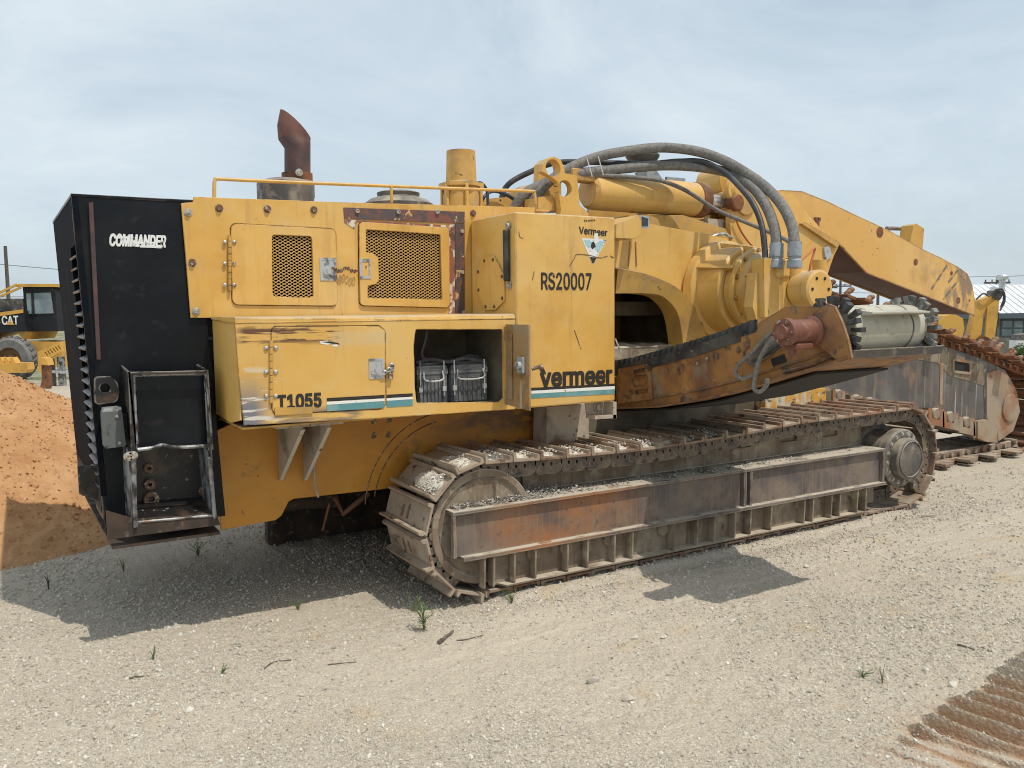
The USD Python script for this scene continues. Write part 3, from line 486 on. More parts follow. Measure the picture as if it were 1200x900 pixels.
tp('step_lip', tube(e, 0.011, 6), 'worn_steel', sp); tp('step_lip', tube([P(160, 612, YS - 0.004), P(249, 604, YS - 0.004)], 0.008, 6), 'worn_steel', sp)
for a, b, c in ((148, 436, 1), (241, 435, 1)): tp('edge_strip', tube([P(a + 10 * (a > 200) * 0 + 9 * (a < 200), b + 4, YS - 0.004), P(a + (13 if a < 200 else 8), 520, YS - 0.004)], 0.006, 6), 'worn_steel', sp)
tp('edge_strip', tube([P(156, 536, YS - 0.012), P(159, 618, YS - 0.012)], 0.012, 6), 'worn_steel', sp); tp('edge_strip', tube([P(245, 535, YS - 0.012), P(252, 610, YS - 0.012)], 0.012, 6), 'worn_steel', sp)
for a, b, s in ((174, 548, .026), (175, 567, .03), (177, 584, .04), (240, 540, .03), (242, 557, .026), (240, 575, .03)):
    tp('bolt', cat(lathe(P(a, b, YH - 0.022) + [0, -0.03, 0], (0, 1, 0), [(s * 0.4, 0), (s, 0), (s * 1.15, 0.02), (s * 1.15, 0.03), (s * 0.4, 0.03), (s * 0.4, 0)], 16)), 'bolt_rust', sp)
for a, b in ((150.5, 535), (156, 534)): tp('bolt', hexbolt(P(a, b, YS - 0.02), (0, -1, 0), 0.016), 'zinc', sp)

# ---------------------------------------------------------------- engine side panel, its doors and grilles
pan = poly([(212.3, 238), (226, 237), (227, 230.5), (400, 237), (627, 243), (627, 263), (552, 263), (556, 374), (223.5, 372.5)], YH - 0.02)
d1 = poly([(270, 262), (393, 268.5), (395, 358.5), (272, 357)], YH - 0.02, 0.035)
g1 = poly([(318, 275), (365, 277), (367, 349), (319, 347.5)], YH - 0.02, 0.02)
d2 = poly([(420, 260), (525, 267), (526, 360.5), (421, 358)], YH - 0.02, 0.03)
g2 = poly([(428, 269), (515, 275), (517, 351), (430, 349), (430, 335), (440, 333), (443, 328), (442, 302), (437, 297.5), (428, 296)], YH - 0.02, 0.008)
panel = tp('engine_panel', slab(pan.difference(d1.buffer(0.003)).difference(d2.buffer(0.003)), YH - 0.02, YH - 0.008), 'yellow', label='upper yellow engine side panel')
tp('seam_bottom', slab(unary_union([d1.buffer(0.02), d2.buffer(0.02)]).difference(unary_union([g1.buffer(0.01), g2.buffer(0.01)])), YH - 0.007, YH - 0.003), 'dark', panel)
tp('engine_bay', box(-1.28, 0.44, 1.10, 1.12, 1.72, 2.42), 'dark', panel)
def grille(g, y, pitch_x, pitch_z, w, jag=0):
    x0, z0, x1, z1 = g.bounds; ms = []
    for s in (1, -1):
        k = s * pitch_z / pitch_x; n0 = int((x1 - x0) / pitch_x + (z1 - z0) / pitch_z) + 3
        for i in range(-1, n0 + 1):
            za = z0 - (x1 - x0) * abs(k) + i * pitch_z if s > 0 else z0 + i * pitch_z
            ln = LineString([(x0, za), (x1, za + k * (x1 - x0))]).intersection(g)
            for q in getattr(ln, 'geoms', [ln]):
                if q.is_empty or q.length < 0.005: continue
                (a, b), (c, d) = q.coords[0], q.coords[-1]
                ms.append(bar((a, y - 0.0015 * s, b), (c, y - 0.0015 * s, d), w * 1.0, w * 1.5, (0, 1, 0)))
    return cat(*ms)
def hinge(px, py0, py1, Y, parent):
    a, b = P(px, py0, Y), P(px, py1, Y)
    tp('hinge', cat(*[cyl(a + (b - a) * i / 9 + [0, -0.004, 0], a + (b - a) * (i + 0.93) / 9 + [0, -0.004, 0], 0.010, 10) for i in range(9)]), 'yellow_dirty', parent)
    for f in (0.12, 0.5, 0.88):
        for dx in (-5.5, 5.5):
            c = P(px + dx, py0 + (py1 - py0) * f, Y); tp('hinge_bolt', lathe(c, (0, -1, 0), [(0.013, 0), (0.011, 0.006), (0.005, 0.009), (0, 0.009)], 10), 'zinc', parent)
def latch(px, py, Y, parent, w=0.052, h=0.07):
    c = P(px, py, Y)
    tp('latch', cat(slab(sbox(c[0] - w, c[2] - h, c[0] + w, c[2] + h).difference(sbox(c[0] - w * .75, c[2] - h * .78, c[0] + w * .75, c[2] + h * .78)), Y - 0.004, Y + 0.0), slab(sbox(c[0] - w * .75, c[2] - h * .78, c[0] + w * .75, c[2] + h * .78), Y - 0.0015, Y + 0.0),
        bar(c + [-.03, -.006, -.02], c + [.03, -.010, -.035], .01, .016), cyl(c + [.008, -.016, -.01], c + [.008, 0, -.01], .02, 12)), 'galv', parent)
y1 = YH - 0.030
door1 = tp('panel_door', slab(d1.difference(g1), y1, y1 + 0.012), 'yellow', panel, label='left engine door with a small mesh window')
tp('expanded_mesh', grille(g1.buffer(0.006), y1 + 0.016, 0.0335, 0.0195, 0.0032), 'yellow_mesh', panel)
door2 = tp('panel_door', slab(d2.difference(g2), y1 - 0.006, y1 + 0.008), 'yellow', panel, label='right engine door with a large mesh window')
tp('expanded_mesh', grille(g2.buffer(0.006), y1 + 0.016, 0.0335, 0.0195, 0.0032), 'yellow_mesh', panel)
hinge(269, 276, 342, y1, panel); latch(384.5, 315.5, y1, panel)
c = P(428.5, 315, y1 - 0.006)
tp('latch', slab(sbox(c[0] - .04, c[2] - .062, c[0] + .035, c[2] + .062).difference(sbox(c[0] - .022, c[2] - .045, c[0] + .022, c[2] + .045)), y1 - 0.010, y1 - 0.0065), 'galv', panel)
tp('latch_pocket', slab(sbox(c[0] - .022, c[2] - .045, c[0] + .022, c[2] + .045), y1 - 0.005, y1 - 0.003), 'dark', panel)
ch = spline([P(391, 314, y1 - 0.02), P(398, 318, y1 - 0.02), P(406, 314, y1 - 0.02), P(414, 318, y1 - 0.02), P(422, 316, y1 - 0.02)], 4)
for i in range(0, len(ch) - 2, 1): tp('chain_loop', cat(trimesh.creation.torus(0.010, 0.0035, 10, 6).apply_transform(trimesh.transformations.translation_matrix(ch[i]) @ trimesh.transformations.rotation_matrix(1.57 * (i % 2) + 0.4, [1, 0, 0.3]))), 'bolt_rust', panel)
# bare primer strip over the right door, where a frame was taken off
tp('primer_strip', slab(poly([(403, 243), (545, 248), (545, 262), (404, 256)], y1), y1 + 0.0045, y1 + 0.0095), 'primer', panel, label='dark primer strip along the top with bolts')
tp('primer_strip', slab(poly([(534, 262.5), (545, 262.5), (545, 369), (534, 369)], y1), y1 + 0.0045, y1 + 0.0095), 'primer', panel)
tp('rust_strip', slab(poly([(526.5, 263), (533.5, 263), (533.5, 369), (526.5, 369)], y1), y1 + 0.0055, y1 + 0.0095), 'primer_red', panel)
tp('rust_strip', slab(poly([(404, 257), (525, 264), (525, 266.5), (419, 259.5), (416, 268), (404, 260)], y1), y1 + 0.0060, y1 + 0.0095), 'primer_red', panel)
for a, b, mt in ((219, 249, 'zinc'), (255.5, 244, 'bolt_rust'), (312, 245, 'bolt_rust'), (366.5, 246, 'bolt_rust'), (224, 308, 'bolt_rust'), (228.5, 364.5, 'zinc'),
                 (417, 247.5, 'zinc'), (465, 248.5, 'zinc'), (511, 249, 'zinc'), (539.5, 271, 'zinc'), (540, 319, 'zinc'), (541.5, 366, 'zinc'), (553, 250, 'bolt_rust')):
    tp('bolt', hexbolt(P(a + 1.3, b, YH - 0.0215), (0, -1, 0), 0.0145, 0.012), mt, panel)
# hood roof and far side
tp('hood_roof', cat(box(-1.30, 1.35, YH - 0.012, 2.25, 2.43, 2.445, 0.004)), 'yellow')
tp('far_hood', cat(box(-1.26, 2.6, 2.20, 2.235, 1.15, 2.42), box(-1.2, 2.3, 2.24, 2.80, 1.25, 1.8, .02)), 'yellow')
# guard rail
rail = spline([P(251, 236, .74), P(251, 219, .74), P(252, 211, .74), P(257, 209.7, .74), P(300, 211.8, .74), P(458, 218.2, .74), P(560, 222, .74), P(620, 224, .74), P(626, 226, .74), P(627.5, 240, .74)], 6)
rl = tp('guard_rail', tube(rail, 0.011, 10), 'yellow', smooth=40)
tp('rail_post', tube([P(458.5, 218, .74), P(459, 238, .74)], 0.011, 8), 'yellow', rl); tp('rail_foot', box(P(624, 240, .74)[0], P(640, 240, .74)[0], .70, .80, 2.50, 2.515), 'yellow', rl)

# ---------------------------------------------------------------- lower box: battery compartment and store
x0, x1, zb, zt = -1.275, 0.40, 1.205, 1.775
opening = poly([(487, 386), (589, 386), (590, 466), (585, 471), (488, 472), (486, 453), (485, 405)], YB, 0.012)
dl = poly([(320, 383), (444, 382), (451, 388), (452, 474), (445, 479), (322, 485), (319, 480), (318, 390)], YB, 0.018)
front = Polygon([(x0 - .005, zt), (x1 + .03, zt - 0.06), (x1 + .03, zb - 0.02), (x0 + .02, zb + 0.005)])
front = poly([(274.5, 373), (604, 374.5), (604, 479.5), (460, 489), (372, 494), (286, 498.5), (281, 455), (277, 410)], YB)
bx = tp('lower_box', slab(front.difference(opening).difference(dl.buffer(0.0035)), YB, YB + 0.012), 'yellow_scraped', label='lower yellow box with a scraped grey corner')
tp('seam_bottom', slab(dl.buffer(0.02), YB + 0.013, YB + 0.016), 'dark', bx)
tp('top_edge', hull([(x, y, z) for x in (x0 - .006, x1 + .032) for y, z in ((YB - 0.002, zt - 0.030), (YB + 0.004, zt - 0.008), (YB + 0.022, zt + 0.002), (YH - .03, zt + 0.004), (YH - .03, zt - 0.01), (YB + 0.02, zt - 0.03))]), 'yellow_scraped', bx)
tp('left_side', hull([(x, y, z) for x in (x0, x0 + 0.012) for y, z in ((YB + 0.013, zt - 0.03), (YB + 0.013, zb + 0.03), (0.30, zb - 0.005), (YH - .03, zb + 0.01), (YH - .03, zt - 0.012))]), 'yellow', bx)
tp('box_floor', hull([(x, y, z) for x in (x0 + 0.014, x1 + .02) for y, z in ((YB + 0.014, zb - 0.01), (YB + 0.014, zb - 0.022), (YH - .04, zb - 0.01), (YH - .04, zb - 0.022))]), 'yellow_dirty', bx)
bdoor = tp('box_door', slab(dl, YB - 0.003, YB + 0.010), 'yellow_scraped', bx, label='closed lower door with half worn off letters')
hinge(317.5, 399, 473, YB - 0.003, bx); latch(441, 432, YB - 0.003, bx, .045, .058)
c = spline([P(449, 438, YB - .012), P(456, 433, YB - .02), P(460, 427, YB - .016), P(459, 436, YB - .014)], 3)
for i in range(len(c)): tp('chain_loop', trimesh.creation.torus(0.011, 0.004, 10, 6).apply_transform(trimesh.transformations.translation_matrix(c[i]) @ trimesh.transformations.rotation_matrix(1.57 * (i % 2) + 0.4, [1, 0, 0.3])), 'galv', bx)
tp('padlock', cat(box(*(np.array([-.012, .012, -.01, .01, -.018, .018]) + np.repeat(P(458, 441, YB - .014), 2)), 0.004)), 'bolt_rust', bx)
# stripes and lettering
def stripe(px0, px1, ya, yb, mt, tag, Y=YB - 0.003, dx=0.0):
    tp('stripe', slab(poly([(px0, ya[0]), (px1, ya[1]), (px1, yb[1]), (px0, yb[0])], Y), Y - 0.0025, Y - 0.0002), mt, bx if px1 < 610 else None)
for a, b, Y in ((383, 450.5, YB - .003), (453, 483.5, YB)):
    f = lambda v0, v1, x: v0 + (v1 - v0) * (x - 383) / 101.0
    stripe(a, b, (f(466.5, 460.8, a), f(466.5, 460.8, b)), (f(470.5, 464.6, a), f(470.5, 464.6, b)), 'ink_black', 0, Y)
    stripe(a, b, (f(470.8, 464.9, a), f(470.8, 464.9, b)), (f(474.3, 467.6, a), f(474.3, 467.6, b)), 'ink_white', 0, Y)
    stripe(a, b, (f(474.6, 467.9, a), f(474.6, 467.9, b)), (f(482.0, 475.3, a), f(482.0, 475.3, b)), 'ink_teal', 0, Y)
p0, p1 = P(324.5, 481, YB), P(377, 481.5, YB); w = p1[0] - p0[0]
tp('lettering', text('T1055', w, 0.082, (p0[0], p0[2] + .002), YB - 0.0032, 0.0025, True, 0, 0, .0024), 'ink_black', bx, label='black T1055 lettering, its lower half rubbed away')
for q_, mt_ in (([(374, 400), (383, 399), (390, 402), (384, 404), (376, 403)], 'ink_white'), ([(376, 400.5), (386, 400), (396, 402), (398, 403.5), (388, 402.5)], 'ink_black'), ([(389, 404), (395, 403.5), (396, 406), (390, 406)], 'ink_white')):
    tp('sticker_scrap', slab(poly(q_, YB), YB - (.0042 if mt_ == 'ink_white' else .0054), YB - (.0032 if mt_ == 'ink_white' else .0044)), mt_, bx)
tp('scuff_patch', slab(poly([(321, 477.5), (366, 476.5), (366.5, 485), (322, 487)], YB), YB - 0.0070, YB - 0.0062), 'yellow_dirty', bx)
# compartment, batteries and the open door
ob = opening.bounds
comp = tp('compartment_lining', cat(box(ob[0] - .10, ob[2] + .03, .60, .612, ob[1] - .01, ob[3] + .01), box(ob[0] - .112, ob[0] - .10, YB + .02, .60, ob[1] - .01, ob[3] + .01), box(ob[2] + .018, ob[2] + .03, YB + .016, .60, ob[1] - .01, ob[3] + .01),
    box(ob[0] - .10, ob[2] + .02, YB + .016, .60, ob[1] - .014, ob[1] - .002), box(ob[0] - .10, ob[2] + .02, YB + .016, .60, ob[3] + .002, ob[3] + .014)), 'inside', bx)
def battery(pxa, pxb):
    a, b = P(pxa, 431, .20), P(pxb, 431, .20); z0 = ob[1] + .0; z1 = z0 + .235
    m = cat(box(a[0], b[0], .20, .55, z0, z1, .006), box(a[0] - .004, b[0] + .004, .195, .555, z1 - .055, z1 - .02, .004), box(a[0] + .02, b[0] - .02, .23, .52, z1, z1 + .018, .004))
    for k in range(7): m = cat(m, box(a[0] + .012 + k * (b[0] - a[0] - .024) / 7, a[0] + .018 + k * (b[0] - a[0] - .024) / 7 + .008, .1935, .2, z0 + .01, z1 - .08))
    bt = tp('battery', m, 'battery', label='dusty grey battery')
    for s in (.25, .75):
        xm = a[0] + (b[0] - a[0]) * s
        tp('terminal', cyl((xm, .27, z1 + .01), (xm, .27, z1 + .035), .012, 10), 'galv', bt)
    for xx in (a[0] + .012, b[0] - .03): tp('clamp_rod', cat(cyl((xx, .185, z0 + .05), (xx, .185, z1 + .03), .005, 6), box(xx - .012, xx + .012, .178, .192, z0 + .08, z0 + .11)), 'galv', bt)
    tp('carry_handle', tube(spline([(a[0] + .035, .185, z1 - .03), (a[0] + .04, .165, z1 - .085), (b[0] - .05, .165, z1 - .085), (b[0] - .04, .185, z1 - .03)], 4), .006, 6), 'galv', bt)
battery(489, 524); battery(529, 571)
zc = ob[1] + .27
for k, pth in enumerate([[(487, 425), (505, 421), (525, 424), (545, 420), (570, 424)], [(495, 419), (515, 425), (535, 421), (560, 418)], [(500, 388), (498, 400), (494, 415), (500, 424)], [(530, 424), (550, 417), (562, 421), (570, 430)]]):
    tp('battery_cable', tube(spline([P(a, b, .20 + .05 * (k % 2)) for a, b in pth], 5), .012, 8), 'rubber', bx)
tp('data_plate', slab(poly([(562, 391), (574, 391), (574, 419), (562, 419)], .58), .585, .595), 'pale_steel', bx)
hx = 0.352
dpts = [(hx, YB - .004, 1.715), (hx, YB - .004, 1.20), (hx + .155, YB - .44, 1.20), (hx + .155, YB - .44, 1.715)]
dpts = [(0.352, 0.07, 1.712), (0.352, 0.07, 1.212), (0.345, -0.205, 1.200), (0.345, -0.205, 1.712)]
od = tp('open_door', hull([(x + t, y, z) for x, y, z in dpts for t in (0, .012)]), 'door_inner', label='open battery door, dusty inside')
for z in (1.66, 1.26): tp('door_hinge', cyl((.356, .078, z - .04), (.356, .078, z + .04), .012, 10), 'door_inner', od)
tp('door_latch', cat(box(.325, .347, -.17, -.10, 1.42, 1.52, .004), cyl((.30, -.14, 1.47), (.345, -.14, 1.47), .022, 10)), 'galv', od)
tp('door_knob', cat(cyl((.36, -.215, 1.45), (.40, -.23, 1.46), .012, 8), trimesh.creation.icosphere(1, .018).apply_translation((.41, -.233, 1.46))), 'bolt_rust', od)
tp('door_stiffener', box(.340, .3445, -.02, .03, 1.25, 1.66), 'door_inner', od)

# ---------------------------------------------------------------- fuel tank box
fx0, fx1, fz0, fz1 = 0.435, 1.215, 1.178, 2.405
fy = YB - 0.004
tank = tp('fuel_tank', cat(box(fx0, fx1, fy, YH - .03, fz0, fz1, .008)), 'yellow', label='tall yellow tank box with a fleet number')
tp('tank_lower', box(fx0 - .085, fx0 - .002, fy + .01, .6, fz0 + .004, 1.20), 'yellow_dirty', tank)
g = YZ([(573, 308), (588, 306), (604, 318), (596, 358), (582, 361), (553, 345), (556, 318)], fx0)
a = Polygon([(0.20, 1.86), (0.32, 1.80), (0.45, 1.80), (0.56, 1.93), (0.56, 2.07), (0.46, 2.15), (0.33, 2.15), (0.20, 2.02)])
ac = tp('access_cover', slabx(a, fx0 - .012, fx0 - .001), 'yellow', tank)
for y, z in list(a.exterior.coords)[:-1]: tp('bolt', hexbolt((fx0 - .012, .38 + (y - .38) * .86, 1.97 + (z - 1.97) * .86), (-1, 0, 0), .008), 'bolt_rust', tank)
sgx = fx0 - .03
sg = tp('sight_gauge', cat(box(sgx - .012, fx0 - .002, .135, .165, 1.98, 2.30, .006)), 'rubber', tank, label='black sight gauge strip')
for z in (1.985, 2.295): tp('gauge_bolt', hexbolt((fx0 - .004, .15, z + (.03 if z > 2 else -.03)), (-1, 0, 0), .018), 'zinc', tank)
p0, p1 = P(634, 339, fy), P(693, 342, fy)
tp('lettering', text('RS20007', p1[0] - p0[0], 0.112, (p0[0], p0[2] - .004), fy - .001, .0022, True, 0, (p1[2] - p0[2]) / (p1[0] - p0[0]) * 0), 'ink_black', tank, label='black fleet number RS20007')
p0, p1 = P(633, 454, fy), P(717.5, 449.5, fy)
tp('lettering', text('vermeer', p1[0] - p0[0], 0.098, (p0[0], p0[2] - .002), fy - .001, .0022, True, 0, (p1[2] - p0[2]) / (p1[0] - p0[0]), .0026), 'ink_black', tank, label='large black vermeer lettering above the stripes')
tp('lettering_accent', slab(poly([(632, 432), (637, 431.5), (640, 438), (635, 438)], fy), fy - .0032, fy - .001), 'ink_black', tank)
for ya, yb_, mt in (((454.5, 449.5), (457.8, 452.2), 'ink_black'), ((458.0, 452.4), (461.4, 456.0), 'ink_white'), ((461.6, 456.2), (466.8, 461.5), 'ink_teal')):
    tp('stripe', slab(poly([(622.5, ya[0]), (720.2, ya[1]), (720.2, yb_[1]), (622.5, yb_[0])], fy), fy - .0024, fy - .0002), mt, tank)
p0, p1 = P(678.5, 274, fy), P(711.5, 276, fy)
tp('decal', text('Vermeer', p1[0] - p0[0], 0.047, (p0[0], p0[2]), fy - .001, .002, True, 0, -.04), 'ink_black', tank)
p0, p1 = P(684, 260, fy), P(697, 259, fy)
tp('decal', text('from', p1[0] - p0[0], 0.014, (p0[0], p0[2]), fy - .001, .002, False, 0, .1), 'ink_black', tank)
tp('decal', slab(poly([(681.5, 279), (710.5, 281), (695.5, 309), (694, 309)], fy), fy - .0014, fy - .0003), 'decal_white', tank, label='torn white and teal triangle sticker')
tp('decal', slab(poly([(684, 281), (691, 281), (694, 287), (690, 291), (687, 288)], fy), fy - .0026, fy - .0016), 'ink_pale_teal', tank)
tp('decal', slab(poly([(702, 282), (708.5, 282.5), (702, 295), (697, 292), (699, 286)], fy), fy - .0026, fy - .0016), 'ink_pale_teal', tank)
tp('decal', slab(poly([(693, 284), (696, 283), (698, 289), (694, 292), (692, 289)], fy), fy - .0034, fy - .0027), 'ink_black', tank)
tp('decal', slab(poly([(691, 301), (699, 302), (695.5, 308.4), (694, 308.4)], fy), fy - .0026, fy - .0016), 'ink_black', tank)
tp('decal', slab(poly([(696, 274), (700, 273), (701, 279), (699, 285), (696, 285)], fy), fy - .0036, fy - .0017), 'decal_white', tank)
for path in ([(667, 312), (673, 303), (676, 298), (690, 299), (702, 302), (712, 300)], [(620, 470.5), (621, 475)], [(673, 387), (677, 398), (681, 409)], [(626, 318), (624, 328)], [(608, 271), (609, 277), (613, 279)]):
    tp('scratch', tube(spline([P(a, b, fy - .0005) for a, b in path], 4), .003, 5), 'bolt_rust', tank)
# small bracket and stay under the tank
bz = U(700, 485, Y=.12)
tp('step_bracket', cat(slab(poly([(694, 471), (721.5, 471), (721.5, 490), (697, 491.5)], .12), .20, .212), slab(poly([(697, 487.5), (722, 486), (722, 490), (697, 491.5)], .10), .10, .2), slab(poly([(718.5, 471), (722.5, 471), (722.5, 490), (718.5, 490)], .10), .10, .2)), 'pale_steel')
for a in (700, 715): tp('bolt', hexbolt(P(a, 477, .198), (0, -1, 0), .022), 'zinc')
tp('support_post', cat(slab(poly([(641, 477), (690, 473), (690, 516), (640, 520)], .45), .45, .62)), 'pale_steel')

# ---------------------------------------------------------------- main frame plate with its two stays
YF = YH + 0.005
fr = poly([(251, 512), (256, 504), (285, 490), (660, 468), (664, 560), (456, 572), (446, 573.5), (418, 576.5), (344, 584.5), (338, 588), (330, 604), (323, 609.5), (259.5, 621)], YF)
fp = tp('frame_plate', slab(fr, YF, YF + .03), 'frame_shaded_yellow', label='lower yellow frame plate in shade')
for a, b in ((437.5, 493), (455, 492), (437.5, 510), (454.5, 509)): tp('hole_plug', cyl(P(a, b, YF - .004), P(a, b, YF), .022, 14), 'bolt_rust', fp)
for r, ang0, ang1 in ((0.62, 95, 175), (0.56, 100, 170)):
    cxz = (0.26, .50); tp('rub_mark', tube([(cxz[0] + r * math.cos(math.radians(t)), YF - .001, cxz[1] + r * math.sin(math.radians(t))) for t in np.linspace(ang0, ang1, 24)], .004, 4), 'bolt_rust', fp)
for dx in (0, 1):
    q = [(322 + 30 * dx, 497), (357.5 + 31.5 * dx, 501.5), (353 + 31 * dx, 503), (326 + 29 * dx, 562.5)]
    xi = P(326 + 29 * dx, 545, YF)[0]
    zt_, zb_ = 1.185, P(326 + 29 * dx, 562.5, YF)[2]
    gz = Polygon([(YF - .002, zt_), (YB + .12, zt_), (YB + .12, zt_ - .04), (YF - .002, zb_)])
    st = tp('stay_plate', slabx(gz, xi, xi + .012), 'pale_steel', fp)
    d = np.array([0, YF - .002 - YB - .12, zb_ - zt_ + .04])
    tp('stay_flange', hull([(xi + t, y + dy, z) for t in (-.004, .020) for (y, z) in ((YB + .12, zt_ - .04), (YF - .01, zb_)) for dy in (-.012, .002)]), 'pale_steel', fp)
tp('stay_pad', box(P(326, 500, .3)[0] - .05, P(389, 500, .3)[0] + .02, YB + .08, .40, 1.163, 1.176), 'pale_steel', fp)
tp('hanging_strap', tube(spline([P(368, 540, .66), P(369, 566, .62), P(373, 583, .60)], 5), .007, 6), 'pale_steel')
tp('hanging_rod', cat(tube([P(392, 582, 1.0), P(402, 602, 1.0), P(432, 578, 1.0)], .02, 6), tube([P(386, 590, .9), P(378, 622, .9)], .008, 6)), 'rust')
tp('belly_gear', cat(box(-.9, -.25, 1.4, 1.9, .40, .62, .03), cyl((-.95, 1.25, .55), (-.35, 1.3, .48), .07, 14), box(-1.2, .2, .95, 2.0, .66, .75, .02), box(-.62, .5, 2.05, 2.19, -.02, .9, .03)), 'brown_black', label='dark gear under the belly')  # last box is an added block that keeps sunlit ground beyond from showing
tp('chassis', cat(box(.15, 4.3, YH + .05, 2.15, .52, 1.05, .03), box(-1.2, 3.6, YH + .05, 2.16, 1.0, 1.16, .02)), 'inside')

# ---------------------------------------------------------------- crawler track, near side
CL, CR, RP = np.array([.165, .465]), np.array([4.36, .49]), .395
def track_path():
    pts = []
    for t in np.linspace(0, 1, 160): pts.append((CR[0] + (CL[0] - CR[0]) * t, .072))
    for a in np.linspace(-90, -270, 80): pts.append((CL[0] + RP * math.cos(math.radians(a)), CL[1] + RP * math.sin(math.radians(a))))
    for t in np.linspace(0, 1, 200): pts.append((CL[0] + (CR[0] - CL[0]) * t, .862 + .038 * t - .045 * math.sin(math.pi * min(1, t * 1.5)) * (t < .667)))
    for a in np.linspace(90, -90, 80): pts.append((CR[0] + (RP + .012) * math.cos(math.radians(a)), CR[1] + (RP + .012) * math.sin(math.radians(a))))
    p = np.array(pts); d = np.r_[0, np.cumsum(np.linalg.norm(np.diff(p, axis=0), axis=1))]; return p, d
tpath, tdist = track_path(); NS = 54; LS = tdist[-1] / NS
prof = Polygon([(-.097, 0), (-.101, .046), (-.096, .060), (-.083, .061), (-.074, .016), (.070, .016), (.078, .040), (.094, .041), (.100, .022), (.097, 0)])
shoe0 = ext(prof, .60); Tm = np.eye(4); Tm[:3, :3] = [[1, 0, 0], [0, 0, -1], [0, 1, 0]]; Tm[1, 3] = .60; shoe0.apply_transform(Tm)
import manifold3d
def mf(m): return manifold3d.Manifold(manifold3d.Mesh(np.array(m.vertices, np.float32), np.array(m.faces, np.uint32)))
def tm(m): q = m.to_mesh(); return trimesh.Trimesh(q.vert_properties[:, :3], q.tri_verts, process=False)
holes = [box(-.05, .02, y, y + .03, -.02, .05) for y in (.27, .35)]
try: shoe0 = tm(mf(shoe0) - mf(cat(holes[0])) - mf(cat(holes[1])))
except Exception as e: print('shoe holes', e)
lk = Polygon([(-.104, -.012), (-.104, -.070), (-.080, -.098), (.060, -.098), (.098, -.075), (.098, -.012), (.07, -.002), (-.07, -.002)]).buffer(.004)
for hx_ in (-.045, .02): lk = lk.difference(sbox(hx_ - .010, -.050, hx_ + .010, -.024))
link0 = ext(lk, .045); link0.apply_transform(Tm); link0.apply_translation((0, -.60 + .045, 0))
linkb = cat(link0, cyl((-.062, -.003, -.062), (-.062, .05, -.062), .020, 12), cyl((.075, -.006, -.055), (.075, .05, -.055), .024, 12))
def track_at(s):
    s = s % tdist[-1]; e = .04
    f = lambda q: np.array([np.interp(q % tdist[-1], tdist, tpath[:, 0]), np.interp(q % tdist[-1], tdist, tpath[:, 1])])
    p = f(s); t = f(s + e) - f(s - e); t /= np.linalg.norm(t); return p, t
far_shoes, far_links, heaps = [], [], []
g9 = np.random.default_rng(5)
trk = tp('track_frame', cat(box(.42, 4.05, .225, .42, .16, .80, .02), box(.3, 4.1, .14, .20, .10, .315)), 'mud_steel', label='dusty side frame of the near track')
for i in range(NS):
    p, t = track_at((i + .35) * LS); n = np.array([t[1], -t[0]])
    if i == 0: pass
    n = np.array([-t[1], t[0]]); n = n if True else n
    # outward normal: away from the loop's middle line
    mid = np.array([np.clip(p[0], CL[0], CR[0]), .49]);
    if n @ (p - mid) < 0: n = -n
    yaxis = np.cross([n[0], 0, n[1]], [t[0], 0, t[1]])
    M4 = np.eye(4); M4[:3, 0] = [t[0], 0, t[1]]; M4[:3, 1] = yaxis; M4[:3, 2] = [n[0], 0, n[1]]
    top = n[1] > .8
    j = g9.normal(0, 1, 3)
    M4[:3, 3] = [p[0] + n[0] * .002, (0 if yaxis[1] > 0 else .6) + .006 * j[0], p[1] + n[1] * .002]
    s = shoe0.copy(); s.apply_transform(trimesh.transformations.rotation_matrix(.012 * j[1], [0, 0, 1])); s.apply_transform(M4)
    if n[1] < -.9: s.apply_translation((0, 0, 0))
    sh = tp('track_shoe', s, 'shoe')
    M5 = M4.copy(); M5[1, 3] = (.055 if n[1] > -.85 else .22) + (0 if yaxis[1] > 0 else .045)
    l = linkb.copy(); l.apply_transform(M5); tp('track_link', l, 'link')
    s2 = shoe0.copy(); s2.apply_transform(M4); s2.apply_translation((0, 2.2, 0)); far_shoes.append(s2)
    if n[1] > .45 and p[0] < 2.2:
        for c_y, ry in ((.17, .13), (.22, .17)):
            md = trimesh.creation.icosphere(3, 1.0); md.vertices = np.array(md.vertices) * [.068, ry, .012 if n[1] > .8 else .034] + [0, c_y if yaxis[1] > 0 else .6 - c_y, .014]; md.vertices = np.array(md.vertices) + ((meshkit.fbm(np.array(md.vertices) * 60 + i, 2, 5) - .5) * .012)[:, None]; md.apply_transform(M4); heaps.append(md)         # loose limestone caught in the shoe channels
        for k in range((60 if i % 3 else 130) if n[1] > .8 else 320):
            u, v = g9.uniform(-.07, .07), abs(g9.normal(0, .12)) + .05
            h = max(0, .036 * (1 - ((v - .16) / .2) ** 2)) * g9.uniform(0, 1)
            w = M4 @ np.array([u, v if yaxis[1] > 0 else .6 - v, .018 + h, 1]); st = stone(abs(g9.normal(.0045, .003)) + .003, int(g9.integers(1e6)))
            st.apply_translation(w[:3]); heaps.append(st)
tp('gravel_fill', cat(*heaps), 'gravel_white', label='white gravel caught between the grousers', kind='stuff')
tp('far_track', cat(*far_shoes, box(.3, 4.2, 2.35, 2.7, .15, .78, .02)), 'shoe', label='the other track beyond')
